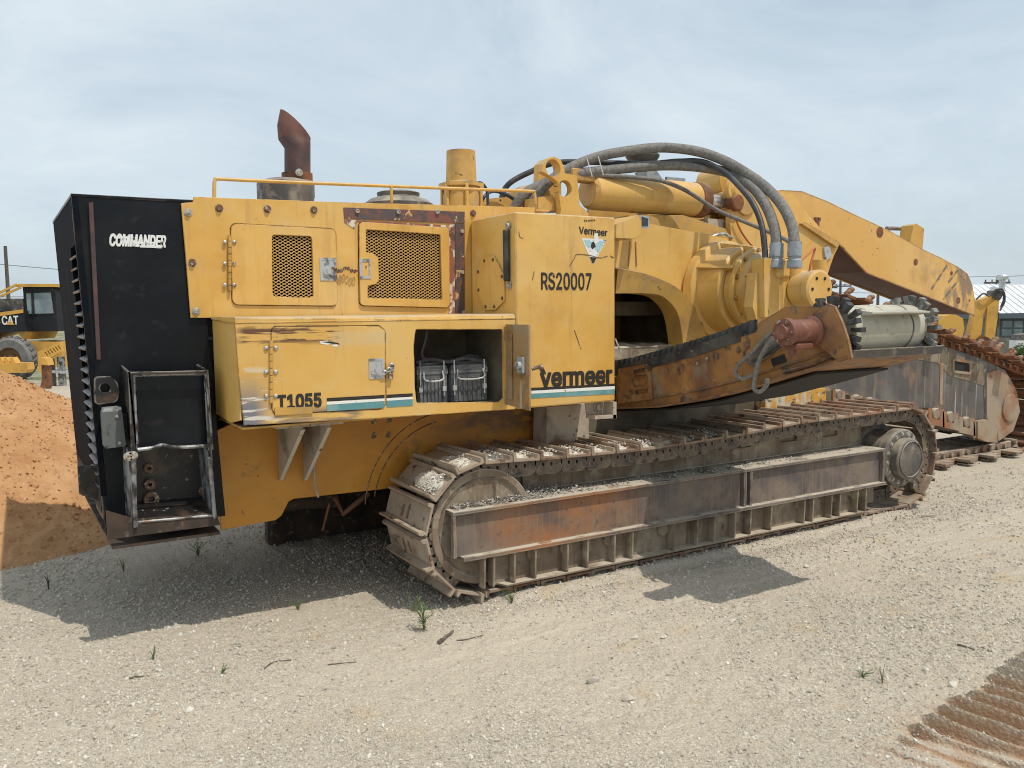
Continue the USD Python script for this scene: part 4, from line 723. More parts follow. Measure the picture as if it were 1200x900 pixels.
# inner link row
# idler wheel, sprocket and hub
iz = np.array([.165, 0, .470])
idl = tp('idler_wheel', lathe(iz + [0, .045, 0], (0, 1, 0), [(.0, .012), (.22, .012), (.25, .020), (.30, .018), (.318, .0), (.352, .0), (.358, .006), (.358, .016), (.29, .02), (.29, .45), (0, .45)], 64), 'mud_steel', smooth=30)
sz = np.array([4.265, 0, .495])
tp('sprocket', lathe(sz + [0, .22, 0], (0, 1, 0), [(0, 0), (.27, 0), (.29, .05), (.29, .12), (0, .12)], 40), 'dark_steel', smooth=30)
fd = tp('final_drive', lathe(sz + [0, -.02, 0], (0, 1, 0), [(0, 0), (.235, 0), (.25, .012), (.25, .085), (.225, .10), (.225, .24), (0, .24)], 48), 'dark_steel', smooth=30, label='dark round final drive hub with a ring of bolts')
tp('drive_cap', lathe(sz + [0, -.10, 0], (0, 1, 0), [(0, .0), (.13, .0), (.165, .008), (.178, .02), (.178, .082), (0, .082)], 48), 'dark_steel', fd, smooth=30)
tp('cap_ring', trimesh.creation.torus(.152, .006, 48, 6).apply_transform(trimesh.transformations.translation_matrix(sz + [0, -.099, 0]) @ trimesh.transformations.rotation_matrix(np.pi / 2, [1, 0, 0])), 'dark_steel', fd)
for k in range(16):
    a = k * 2 * np.pi / 16 + .1; tp('hub_bolt', hexbolt(sz + [.212 * math.cos(a), -.02, .212 * math.sin(a)], (0, -1, 0), .013), 'zinc', fd)
# side beam
bxm = (-.08, 3.985)
bm = tp('guard_beam', box(bxm[0], bxm[1], -.005, .015, .325, .585), 'beam', label='long rust streaked steel beam along the track')
tp('beam_flange', box(bxm[0] - .01, bxm[1] + .01, -.040, .20, .586, .606), 'beam', bm)
tp('beam_flange', box(bxm[0] + .05, bxm[1] + .01, -.055, .20, .300, .324), 'beam', bm)
tp('beam_rib', box(2.335, 2.36, -.036, -.006, .326, .584), 'beam', bm); tp('beam_rib', box(2.40, 2.42, -.036, -.006, .326, .584), 'beam', bm); tp('beam_end', box(bxm[1] - .012, bxm[1] + .008, -.036, -.006, .326, .584), 'beam', bm)
tp('beam_end', box(bxm[0] - .008, bxm[0] + .01, -.036, -.006, .326, .584), 'beam', bm)
tp('slot_plate', slab(sbox(.55, .55, 3.95, .80).difference(unary_union([sbox(a, .715, a + .19, .765) for a in (1.42, 1.93, 2.46, 3.0, 3.5)])).intersection(sbox(.5, .5, 4, .79)), .205, .22), 'mud_steel', trk)
tp('slope_plate', hull([(x, y, z) for x in (.55, 3.9) for y, z in ((.20, .607), (.20, .612), (.30, .70), (.31, .69))]), 'mud_steel', trk)
heaps = []
for k in range(1900):
    x = abs(g9.normal(0, .5)) - .05 if k % 5 else (g9.normal(1.9, .5) if k % 2 else g9.uniform(.2, 3.9)); y = g9.uniform(.0, .18)
    if x > 3.9 or x < -.06: continue
    st = stone(abs(g9.normal(.005, .004)) + .003, int(g9.integers(1e6))); st.apply_translation((x, y, .61 + .02 * (x < .9) * g9.uniform(0, 1) * (1 + y * 6))); heaps.append(st)
tp('gravel_fill', cat(*heaps[:1100]), 'dust_dark', trk, kind='stuff'); tp('gravel_fill', cat(*heaps[1100:]), 'gravel_grey', trk, kind='stuff')
# roller guard below the beam with its gussets
tp('roller_guard', cat(box(.19, 3.86, .025, .036, .095, .30)), 'mud_steel', trk)
tp('guard_lip', hull([(x, y, z) for x, y in ((.27, -.045), (3.75, -.045), (3.86, .16), (.18, .16)) for z in (.092, .104)]), 'mud_steel', trk)
for px in (566, 577, 601, 625.5, 663, 686.5, 718, 739, 787, 815, 835, 859, 877, 901, 940, 950, 971.6, 981.5, 1002, 1011.7):
    py = 655 - (px - 540) * .1805 + 22
    x = P(px, py, -.02)[0]
    gp = Polygon([(.024, .105), (.024, .299), (-.048, .299), (-.040, .115), (-.035, .105)])
    tp('gusset', slabx(gp, x - .007, x + .007), 'mud_steel', trk)
for k, px in enumerate((612, 650, 700, 762, 800, 846, 890, 920, 962, 992)):
    x = P(px, 655 - (px - 540) * .1805 + 18, .15)[0]
    tp('roller', lathe((x, -.002, .255), (0, 1, 0), [(0, 0), (.04, 0), (.05, .01), (.05, .03), (0, .03)], 20), 'mud_steel', trk, smooth=30)

# mudded block between frame and track, right
tp('frame_block', slab(poly([(897, 462), (968, 455), (968, 478), (945, 487), (897, 490)], .62), .62, .95), 'peeling', label='frame block with peeling yellow paint')
tp('frame_rail', cat(slab(poly([(722, 500), (900, 470), (900, 492), (722, 540)], .75), .75, .8)), 'inside')

# ---------------------------------------------------------------- boom tower plate, conveyor tunnel
YP = 0.78
tow = poly([(716, 470), (716, 262), (748, 268), (760, 262), (852, 279), (868, 300), (868, 420), (820, 470)], YP)
ow = poly([(724, 344), (762, 344.5), (778, 350), (789, 362), (794, 395), (797, 425), (724, 428)], YP, .02)
tw = tp('tower_plate', slab(tow.difference(ow.buffer(.04)), YP, YP + .03), 'yellow', label='yellow boom tower plate')
# flared tunnel mouth standing out from the plate
outer = np.array(XZ([(716, 313), (745, 318), (775, 329), (797, 345), (812, 370), (822, 400), (828, 430)], YP))
inner = np.array(XZ([(716, 344), (745, 344), (766, 346), (781, 356), (790, 372), (794, 395), (797, 428)], YP - .02))
k0 = np.linspace(0, 1, 7); kk = np.linspace(0, 1, 30)
from scipy.interpolate import PchipInterpolator as Pch
O, I = Pch(k0, outer)(kk), Pch(k0, inner)(kk); v, f = [], []
for a, b in zip(O, I):
    v += [(a[0], YP - .005, a[1]), (a[0] - .02, YP - .11, a[1] - .02), (b[0], YP - .075, b[1]), (b[0], YP + .10, b[1])]
for i in range(29):
    for j in range(3):
        a = i * 4 + j; f += [[a, a + 4, a + 5, a + 1]]
mm = trimesh.Trimesh(np.array(v), np.vstack([np.array(f)[:, [0, 1, 2]], np.array(f)[:, [0, 2, 3]]]), process=False); mm.invert()
tp('tunnel_mouth', mm, 'yellow_dirty', tw, smooth=35)
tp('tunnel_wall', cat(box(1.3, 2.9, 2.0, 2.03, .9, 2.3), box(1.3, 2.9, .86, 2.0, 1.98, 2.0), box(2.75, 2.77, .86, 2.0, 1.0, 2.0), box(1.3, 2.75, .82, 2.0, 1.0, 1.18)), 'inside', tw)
tp('tunnel_beam', box(1.5, 2.7, 1.3, 1.45, 1.74, 1.86, .01), 'mud_steel', tw)
tp('packed_dirt', rough(box(1.3, 2.7, .84, 1.7, 1.1, 1.50), .05, 5.0, .09, 3), 'mud_steel', tw, label='dirt packed in the tunnel', smooth=True)
tp('grab_cable', tube([P(721, 397, .5), P(728, 414, .45)], .006, 6), 'galv')
for px in (738.5, 745): tp('plate_strip', tube([P(px, 283, YP - .004), P(px - 2 + (px > 740) * 3, 312, YP - .004)], .006, 4), 'yellow_dirty', tw)
# upper body behind the tank: beam end, lamp, rear plate
tp('tower_top', slab(poly([(722, 268), (740, 252), (800, 252), (850, 268), (870, 300), (868, 330), (722, 330)], 1.05), 1.05, 1.9), 'yellow_dirty')
tp('tower_back', slab(poly([(690, 245), (860, 250), (900, 290), (900, 420), (690, 420)], 1.95), 1.95, 1.98), 'yellow_dirty')
bb = tp('beam_stub', slab(poly([(722, 263), (748, 252), (752, 258), (752, 275), (743, 280), (722, 279)], .52), .52, .95), 'yellow', smooth=False)
tp('work_lamp', slab(poly([(751, 252), (761, 254), (761, 267), (751, 268)], .60), .60, .72), 'galv', bb); tp('lamp_glass', slab(poly([(752, 254), (759, 256), (759, 265), (752, 265)], .60), .594, .599), 'glass_dark', bb)
# lifting eye plate
eye = poly([(657, 246), (655, 226), (654, 214), (646, 207), (635, 201), (636, 192), (641, 186), (649, 183.5), (657, 187), (661, 196), (662, 203), (676, 206), (678, 222), (679, 240), (690, 250), (690, 262), (655, 260)], .98)
for a, b, r in ((648, 197, .065), (662, 221, .062)): c = P(a, b, .98); eye = eye.difference(Point(c[0], c[2]).buffer(r))
eye_b = poly([(632, 248), (633, 220), (634, 192), (640, 186), (649, 183), (657, 188), (661, 197), (661, 248)], 1.20); c = P(648, 197, 1.20); eye_b = eye_b.difference(Point(c[0], c[2]).buffer(.07))
ey_ = tp('lifting_eye', slab(eye, .98, 1.04), 'yellow', label='cylinder anchor plate with two round eyes')
tp('eye_plate', slab(eye_b, 1.24, 1.30), 'yellow', ey_)
tp('eye_base', slab(poly([(634, 230), (652, 228), (654, 246), (634, 248)], 1.0), 1.045, 1.235), 'yellow_dirty', ey_)
# boom lift cylinder
cy0, cy1 = P(688, 224, 1.15), P(823, 235, 1.15); d = (cy1 - cy0) / np.linalg.norm(cy1 - cy0); L = np.linalg.norm(cy1 - cy0)
rc = np.linalg.norm(P(760, 208, 1.15) - P(760, 249.5, 1.15)) / 2
lc = tp('lift_cylinder', lathe(cy0, d, [(0, 0), (rc * .8, 0), (rc * .97, .03), (rc, .07), (rc, L * .36), (rc * 1.015, L * .37), (rc * 1.015, L * .385), (rc, L * .395), (rc, L - .11), (0, L - .11)], 40), 'yellow', smooth=30, label='large yellow hydraulic cylinder')
tp('gland', lathe(cy0 + d * (L - .11), d, [(0, 0), (rc * 1.03, 0), (rc * 1.03, .10), (rc * .9, .12), (0, .12)], 40), 'rust', lc, smooth=30)
tp('piston_rod', cyl(cy0 + d * L, cy0 + d * (L + .42), .065, 24), 'chrome', lc, smooth=30)
tp('rod_end', cat(lathe(cy0 + d * (L + .40) + [0, -.14, 0], (0, 1, 0), [(0, 0), (.12, 0), (.12, .28), (0, .28)], 24), box(*np.stack([cy0 + d * (L + .30) - .09, cy0 + d * (L + .30) + .09], 1).ravel(), .02)), 'yellow_dirty', lc, smooth=30)
tp('port_block', cat(box(*np.stack([P(672, 207, 1.1) - [.05, .05, .04], P(690, 207, 1.1) + [.06, .05, .05]], 1).ravel(), .01), hexbolt(P(692, 205, 1.1), (0, 0, 1), .03, .03), hexbolt(P(680, 204, 1.1), (0, 0, 1), .025, .03)), 'yellow_dirty', lc)
tp('pivot_fork', slab(poly([(832, 262), (834, 222), (842, 207), (853, 205), (862, 210), (880, 222), (905, 250), (900, 300), (850, 300)], 1.32), 1.32, 1.40), 'yellow')
pf = tp('pivot_fork', slab(poly([(856, 262), (857, 216), (866, 205), (880, 210), (898, 226), (920, 240), (940, 285), (930, 330), (860, 330)], 1.03), 1.032, 1.09), 'yellow')
tp('pivot_pin', cyl(P(866, 237, .98), P(866, 237, .98) + [0, .5, 0], .075, 20, c=.012), 'rust', pf, smooth=30)
c = P(867, 222, 1.0); tp('fork_boss', lathe(c, (0, 1, 0), [(0, 0), (.06, 0), (.09, .02), (.12, .02), (.13, .05), (0, .05)], 24), 'yellow', pf, smooth=30)
c = P(848, 214, 1.25); tp('fork_boss', lathe(c + [0, -.1, 0], (0, 1, 0), [(0, 0), (.15, 0), (.15, .3), (0, .3)], 28), 'yellow', pf, smooth=30)
tp('yoke', slab(poly([(829, 256), (862, 258), (862, 300), (838, 300)], 1.12), 1.12, 1.5), 'pale_steel')
tp('cross_tube', cyl(P(838, 214, 1.45), P(838, 214, 1.45) + [.5, 0, -.02], .14, 24), 'yellow', smooth=30)

# ---------------------------------------------------------------- rotary drive hub with its hydraulic motor
hc = U(848, 341, Y=.72); hc[1] = 0
def ring(prof, name, mt='yellow', n=48, parent=None, **k): return tp(name, lathe((hc[0], 0, hc[2]), (0, 1, 0), prof, n), mt, parent, smooth=28, **k)
hb = ring([(0, .42), (.33, .42), (.355, .44), (.36, .66), (.385, .67), (.41, .68), (.415, .69), (.415, .76), (.40, .78), (0, .78)], 'drive_housing', label='round yellow drive housing on the boom pivot')
ring([(0, .29), (.325, .29), (.335, .30), (.335, .335), (.305, .345), (.305, .415), (0, .415)], 'housing_flange', parent=hb)
ring([(0, .12), (.19, .12), (.20, .13), (.20, .20), (.28, .22), (.30, .25), (.30, .30), (0, .30)], 'gear_case', parent=hb)
ring([(0, .0), (.15, .0), (.155, .01), (.155, .12), (0, .12)], 'gear_neck', parent=hb)
for k in range(12):
    a = k * math.pi / 6 + .2; tp('flange_bolt', hexbolt((hc[0] + .312 * math.cos(a), .289, hc[2] + .312 * math.sin(a)), (0, -1, 0), .014), 'yellow_dirty', hb)
for a0 in (.9, 1.75, 2.6):
    tp('housing_rib', hull([(hc[0] + r * math.cos(a), y, hc[2] + r * math.sin(a)) for r, y in ((.30, .32), (.345, .33), (.40, .685), (.33, .685)) for a in (a0 - .05, a0 + .05)]), 'yellow', hb)
# gearbox body and motor in front
mc = U(943, 338, Y=-.16)
gbx = tp('motor_block', cat(slab(poly([(895, 303), (914, 302), (915, 370), (896, 372)], -.02), -.02, .10), box(hc[0] - .16, hc[0] + .16, -.03, .02, hc[2] - .17, hc[2] + .14, .02)), 'yellow', label='hydraulic motor block with hose ports')
mot = tp('motor', lathe((hc[0] + .02, -.24, hc[2] - .01), (0, 1, 0), [(0, 0), (.125, 0), (.145, .012), (.145, .06), (.13, .07), (.13, .20), (0, .20)], 36), 'yellow', gbx, smooth=28)
for k in range(6):
    a = k * math.pi / 3; tp('motor_bolt', cyl((hc[0] + .02 + .09 * math.cos(a), -.245, hc[2] - .01 + .09 * math.sin(a)), (hc[0] + .02 + .09 * math.cos(a), -.238, hc[2] - .01 + .09 * math.sin(a)), .012, 10), 'dark', gbx)
tp('port_boss', cat(box(hc[0] - .22, hc[0] - .08, -.05, .08, hc[2] + .08, hc[2] + .22, .015)), 'yellow', gbx)
tp('port_boss', cat(cyl((hc[0] - .02, -.02, hc[2] + .08), (hc[0] - .02, -.02, hc[2] + .23), .058, 16), cyl((hc[0] + .10, -.16, hc[2] + .06), (hc[0] + .10, -.16, hc[2] + .21), .052, 16)), 'yellow', gbx, smooth=30)
tp('side_cover', slab(poly([(886, 320), (895, 318), (897, 370), (888, 380), (882, 360)], .03), .03, .12), 'yellow', gbx)
tp('grease_pipe', cat(tube(spline([P(866, 312, .35), P(866, 304, .35), P(880, 300, .35), P(884, 306, .35)], 5), .022, 8)), 'yellow', gbx, smooth=True)

# ---------------------------------------------------------------- hoses
def hose(pts, r, mt, name='hose', fit=None, **k):
    p = spline([P(a, b, y) for a, b, y in pts], 10); h = tp(name, tube(p, r, 14), mt, smooth=40, **k)
    if fit:
        t = p[0] - p[3]; t /= np.linalg.norm(t); L = fit
        tp('hose_fitting', lathe(p[0] + t * .02, -t, [(0, 0), (r * 1.35, 0), (r * 1.35, L * .3), (r * 1.12, L * .34), (r * 1.12, L * .42), (r * 1.32, L * .46), (r * 1.25, L), (0, L)], 20), 'hose_fitting', h, smooth=30)
    return h
hose([(931, 311, -.16), (931, 285, -.15), (927, 262, -.08), (916, 240, .05), (898, 220, .22), (876, 204, .42), (848, 188, .62), (815, 177, .80), (775, 173, .92), (735, 177, 1.0), (700, 184, 1.05), (668, 197, 1.1), (640, 216, 1.15), (622, 240, 1.2)], .040, 'hose', fit=.19, label='thick grey hose arching over the top')
hose([(909, 312, -.02), (910, 285, -.0), (906, 262, .06), (896, 238, .18), (880, 218, .36), (855, 203, .6), (820, 196, .8), (780, 194, .95), (735, 197, 1.02), (700, 201, 1.06), (668, 205, 1.1), (640, 214, 1.2), (614, 228, 1.25), (602, 245, 1.3)], .040, 'hose', fit=.19)
hose([(897, 318, .04), (896, 290, .06), (892, 262, .12), (882, 238, .22), (868, 220, .36), (850, 203, .55), (825, 190, .75), (795, 189, .9), (760, 192, 1.0), (720, 191, 1.1), (690, 190, 1.2), (650, 191, 1.35), (618, 203, 1.5), (597, 215, 1.55), (589, 228, 1.6), (586, 245, 1.6)], .023, 'hose_black', fit=.12)
hose([(660, 212, 1.15), (690, 206, 1.08), (715, 206, 1.02), (745, 208, .98), (775, 212, .95), (805, 224, .93), (840, 246, .85), (880, 263, .7), (915, 278, .45), (932, 288, .3)], .017, 'hose', label='thin grey pipe along the cylinder')
hose([(822, 283, 1.0), (835, 277, .95), (848, 274, .95), (858, 279, 1.0)], .012, 'galv', 'thin_pipe')
hose([(862, 256, 1.0), (868, 270, 1.0), (876, 282, 1.0), (884, 290, .95)], .009, 'orange_wire', 'wire')
hose([(903, 268, .8), (905, 280, .7), (901, 297, .5), (903, 306, .4)], .012, 'orange_wire', 'wire')
hose([(938, 306, .4), (948, 297, .5), (955, 291, .6), (950, 310, .6), (948, 325, .6)], .010, 'orange_wire', 'wire')
hose([(560, 246, 1.3), (568, 230, 1.35), (580, 224, 1.4), (600, 232, 1.4), (610, 245, 1.4)], .014, 'hose_black', 'thin_hose')
hose([(554, 246, 1.2), (556, 222, 1.2), (562, 214, 1.25), (570, 222, 1.3), (572, 240, 1.3)], .012, 'hose_black', 'thin_hose')
for a, b in (((688, 186, 1.02), (694, 207, 1.0)), ((701, 183, 1.0), (707, 205, .98))): tp('cable_tie', tube([P(*a), P(*b)], .004, 5), 'plastic_white')
tp('valve_bank', cat(slab(poly([(562, 246), (562, 234), (600, 230), (604, 246)], 1.45), 1.45, 1.8), slab(poly([(612, 246), (614, 222), (630, 214), (640, 246)], 1.3), 1.3, 1.6)), 'yellow_dirty')
tp('breather_cap', lathe(P(753, 184, 1.5) + [0, 0, -.06], (0, 0, 1), [(0, 0), (.07, 0), (.13, .03), (.15, .06), (.15, .075), (.12, .095), (.05, .11), (0, .115)], 28), 'hose_black', smooth=30, label='black mushroom cap')
tp('cap_stem', cyl(P(753, 184, 1.5) + [0, 0, -.5], P(753, 184, 1.5) + [0, 0, -.06], .05, 14), 'dark_steel')
tp('rear_fitting', cat(slab(poly([(757, 200), (770, 200), (778, 212), (760, 212)], 1.35), 1.35, 1.5), slab(poly([(782, 207), (803, 209), (803, 215), (782, 213)], 1.3), 1.3, 1.33)), 'hose_fitting')

# ---------------------------------------------------------------- things on the roof
YE = 1.25
zr = 2.43
ex = P(345, 205, YE); can0 = P(335, 236, YE)
cn = tp('muffler', lathe((can0[0], YE, zr), (0, 0, 1), [(0, 0), (.185, 0), (.185, .215), (.178, .23), (.12, .252), (0, .26)], 36), 'dark_steel', smooth=30, label='dark round muffler can')
b0 = P(348.5, 214, YE); rs = .098
ang = np.linspace(0, 2 * np.pi, 25)[:-1]
v, f = [], []
def slant(pl, pr):
    l_, r2_ = P(*pl, YE), P(*pr, YE); return [tuple((l_ * (1 - math.cos(a)) / 2 + r2_ * (1 + math.cos(a)) / 2) + np.array([0, rs * (1 if pl[1] > 165 else .8) * math.sin(a), 0])) for a in ang]
low, mid, mid2, top = slant((334, 214), (363, 214)), slant((334, 173), (363, 171)), slant((326.5, 163), (363.3, 166.5)), slant((328.5, 128), (363.5, 164))
midb = slant((325, 146), (363.4, 165.3))
rings_ = [low, mid, mid2, midb, top]
for rg in rings_: v += rg
n = 24
for i in range(4):
    for j in range(n):
        k = (j + 1) % n; f += [[i * n + j, i * n + k, (i + 1) * n + k, (i + 1) * n + j]]
stack = trimesh.Trimesh(np.array(v), np.vstack([np.array(f)[:, [0, 1, 2]], np.array(f)[:, [0, 2, 3]]]), process=False)
ex_ = tp('exhaust_stack', stack, 'exhaust', smooth=30, label='rusty exhaust stack with a slanted mouth')
tp('stack_collar', lathe((b0[0], YE, b0[2] - .10), (0, 0, 1), [(0, 0), (.112, 0), (.112, .10), (.102, .11), (.102, .16), (0, .16)], 28), 'rust', ex_, smooth=30)
tp('clamp_bolt', hexbolt((b0[0] - .02, YE - .105, b0[2] + .05), (0, -1, 0), .016), 'zinc', ex_)
c = P(467, 238, 1.3)
tp('air_cleaner_cap', lathe((c[0], 1.3, c[2] - .06), (0, 0, 1), [(0, 0), (.25, 0), (.25, .05), (.20, .085), (.15, .10), (.155, .13), (.13, .14), (0, .145)], 36), 'dark_steel', smooth=30, label='dark domed air cleaner cap')
c = P(541, 240, 1.1)
pst = tp('roof_post', lathe((c[0], 1.1, zr), (0, 0, 1), [(0, 0), (.135, 0), (.135, .20), (.125, .23), (.125, .29), (.112, .30), (.104, .52), (0, .52)], 32), 'yellow_dirty', smooth=30, label='yellow round post on the roof')
for k in range(6):
    a = k * math.pi / 3 + .3; tp('post_rib', box(*(np.array([-.012, .012, -.012, .012, 0, .26]) + [c[0] + .145 * math.cos(a)] * 2 + [1.1 + .145 * math.sin(a)] * 2 + [zr] * 2 if False else (c[0] + .145 * math.cos(a) - .012, c[0] + .145 * math.cos(a) + .012, 1.1 + .145 * math.sin(a) - .012, 1.1 + .145 * math.sin(a) + .012, zr, zr + .27)), .004), 'yellow', pst)
tp('post_collar', lathe((c[0], 1.1, zr + .26), (0, 0, 1), [(.0, 0), (.165, 0), (.165, .03), (.0, .03)], 6), 'yellow_dirty', pst)

# ---------------------------------------------------------------- discharge conveyor, across the machine towards the camera
CX0, CX1 = 1.64, 2.44
wall = Polygon(YZ([(722, 431), (765, 425), (830, 408), (886, 389), (890, 378), (921, 359), (967, 359.5), (985, 399), (997, 420), (955, 433), (899, 449.5), (860, 461), (820, 470), (775, 477), (722, 479)], CX0)).buffer(0)
cv = tp('conveyor', slabx(wall, CX0, CX0 + .014), 'conveyor_side', label='rusty yellow side wall of the discharge conveyor')
tp('far_wall', slabx(wall, CX1 - .014, CX1), 'conveyor_side', cv)
bot = YZ([(722, 479), (775, 477), (820, 470), (860, 461), (899, 449.5), (955, 433), (997, 420)], CX0)
def strip(ptsyz, x0_, x1_, t):
    q = []
    for y, z in ptsyz: q += [(x0_, y, z), (x1_, y, z), (x0_, y, z + t), (x1_, y, z + t)]
    return cat(*[hull(q[4 * i:4 * i + 8]) for i in range(len(ptsyz) - 1)])
tp('bottom_pan', strip(bot, CX0 + .015, CX1 - .015, .012), 'conveyor_side', cv)
tp('bottom_flange', strip([(y, z - .002) for y, z in bot], CX0 - .045, CX0 - .001, .012), 'conveyor_side', cv)
tp('mid_seam', tube([P(0, 0, 1) * 0 + np.array([CX0 - .003, y, z + .075]) for y, z in bot], .008, 5), 'conveyor_side', cv)
# lower return pan under the frame
lowp = YZ([(722, 482), (790, 480), (850, 470), (905, 455), (960, 439), (1000, 430)], CX0 + .1)
tp('return_pan', strip(lowp[:-1], CX0 + .06, CX1 - .06, .012), 'dark', cv)
# discharge end skirt, lip
sk = Polygon(YZ([(952, 374), (960, 362), (971, 356), (979, 359), (987, 376), (994, 396), (999, 420), (985, 424), (958, 404), (964, 386)], CX0 - .02)).buffer(0)
tp('end_skirt', slabx(sk, CX0 - .03, CX0 - .008), 'conveyor_side', cv)
ly, lz = YZ([(998, 420)], CX0)[0]
tp('lip_plate', hull([(x, y, z) for x in (CX0, CX1 + .03) for y, z in ((ly, lz - .004), (ly - .02, lz + .045), (ly + .03, lz + .045), (ly + .03, lz))]), 'dark_steel', cv)
tp('slot_panel', slabx(Polygon(YZ([(724, 432), (757, 426.5), (762, 430), (765, 468), (724, 474)], CX0 - .012)).buffer(0).difference(unary_union([Polygon(YZ(q, CX0 - .012)).buffer(0) for q in ([(742, 434), (756, 431), (756, 436), (742, 438.5)], [(740, 446), (744, 440), (758, 439), (760, 446), (755, 452), (743, 453)], [(745, 458), (759, 455.5), (759, 459.5), (745, 462)])])), CX0 - .012, CX0 - .002), 'conveyor_side', cv)
for a, b in ((818, 424), (830, 420), (841, 417), (800, 430), (866, 410), (876, 405)): tp('wall_bolt', hexbolt(U(a, b, X=CX0), (-1, 0, 0), .014), 'bolt_rust', cv)
sl = U(916, 421, X=CX0); tp('wall_slot', slabx(Polygon(YZ([(903, 421), (919, 415), (922, 424), (906, 430)], CX0 - .003)).buffer(0), CX0 - .004, CX0 - .001), 'dark', cv)
# belt sidewall: black corrugated strip riding above the wall
bt = np.array(YZ([(716, 429), (745, 424), (790, 412), (840, 397), (886, 381)], CX0 + .07))
dd = np.r_[0, np.cumsum(np.linalg.norm(np.diff(bt, axis=0), axis=1))]; ss = np.arange(0, dd[-1], .010)
by, bz_ = np.interp(ss, dd, bt[:, 0]), np.interp(ss, dd, bt[:, 1])
v, f = [], []
for i, (y, z) in enumerate(zip(by, bz_)):
    x = CX0 + .045 + .010 * (1, 1, 0, -1, -1, 0)[i % 6]; v += [(x, y, z - .07), (x, y, z + .035), (x + .03, y, z + .035), (x + .03, y, z - .07)]
for i in range(len(by) - 1):
    for j in range(4): f.append([i * 4 + j, i * 4 + (j + 1) % 4, (i + 1) * 4 + (j + 1) % 4, (i + 1) * 4 + j])
f = np.array(f); bs = trimesh.Trimesh(np.array(v), np.vstack([f[:, [0, 1, 2]], f[:, [0, 2, 3]]]), process=False)
tp('belt_sidewall', bs, 'rubber', cv, label='black corrugated belt edge')
tp('belt', strip([(y, z - .05) for y, z in zip(by[::8], bz_[::8])], CX0 + .03, CX1 - .03, .012), 'rubber_dusty', cv)
tp('belt_guard', strip([(y, z - .085) for y, z in zip(by[::8], bz_[::8])], CX0 - .006, CX0 + .025, .075), 'rubber', cv)
# head drum with the belt round it
hy, hz = U(978, 386, X=CX0 + .06)[1:]
RD = .135; CXE = U(1063, 386, Y=hy)[0]
dr = tp('head_drum', lathe((CX0 + .06, hy, hz), (1, 0, 0), [(0, 0), (RD - .012, 0), (RD, .012), (RD, CXE - CX0 - .07), (RD - .012, CXE - CX0 - .06), (0, CXE - CX0 - .06)], 48), 'drum', smooth=30, label='dusty grey belt wrapped round the head drum')
tp('belt_cleat', hull([(x, hy - y * .94, hz + z) for x in (CX0 + .14, CXE - .06) for y, z in ((RD - .01, .075), (RD + .06, .085), (RD + .06, .095), (RD - .02, .105))]), 'drum', dr)
tp('belt_seam', tube([(CXE - .14, hy - math.sin(a) * (RD + .001), hz + math.cos(a) * (RD + .001)) for a in np.linspace(-.3, 2.6, 20)], .005, 5), 'dark_steel', dr)
for side, x0_, mt in ((0, CX0 + .005, 'rubber'), (1, CXE - .02, 'rubber_dusty')):
    for k in range(22):
        a = k * 2 * np.pi / 22; da = .15
        r0, r1 = RD - .01, RD + .055
        tp('belt_sidewall_fold', hull([(x0_ + xx + .03 * (k % 2), hy + r * math.cos(a + s * da), hz + r * math.sin(a + s * da)) for r in (r0, r1) for s in (-.5, .5) for xx in (0, .045)]), mt, dr)
# conveyor drive motor and its hoses
my, mz = U(957, 388, X=CX0)[1:]
mm_ = tp('conveyor_motor', lathe((CX0 - .30, my, mz), (1, 0, 0), [(0, 0), (.04, 0), (.045, .02), (.075, .025), (.078, .06), (.06, .065), (.068, .075), (.068, .24), (.085, .25), (.085, .30), (0, .30)], 28), 'motor_red', smooth=28, label='small rusty red hydraulic motor')
tp('motor_port', cat(box(CX0 - .22, CX0 - .08, my - .05, my + .05, mz - .10, mz - .06, .01), cyl((CX0 - .20, my, mz - .13), (CX0 - .20, my, mz - .06), .022, 12)), 'motor_red', mm_)
for k in range(6):
    a = k * math.pi / 3; tp('motor_bolt', hexbolt((CX0 - .278, my + .06 * math.cos(a), mz + .06 * math.sin(a)), (-1, 0, 0), .010), 'bolt_rust', mm_)
def H2(pts, x): return [U(a, b, X=x) for a, b in pts]
tp('motor_hose', tube(spline(H2([(912, 396), (902, 402), (893, 416), (888, 428), (885, 443), (884, 455), (890, 459), (898, 452), (899, 444)], CX0 - .09), 6), .014, 8), 'hose', smooth=40)
tp('motor_hose', tube(spline(H2([(908, 388), (895, 398), (880, 415), (868, 425), (862, 436), (870, 444), (886, 438)], CX0 - .06), 6), .013, 8), 'hose', smooth=40)
tp('motor_hose', tube(spline(H2([(915, 404), (905, 412), (893, 418), (882, 423)], CX0 - .05), 6), .012, 8), 'rubber', smooth=40)
tp('rub_plate', slabx(Polygon(YZ([(872, 420), (900, 392), (915, 400), (904, 416), (880, 430)], CX0 - .01)).buffer(0), CX0 - .012, CX0 - .003), 'dark_steel', cv)
tp('side_rib', tube(H2([(918, 436), (950, 428), (985, 412)], CX0 - .006), .012, 5), 'conveyor_side', cv)

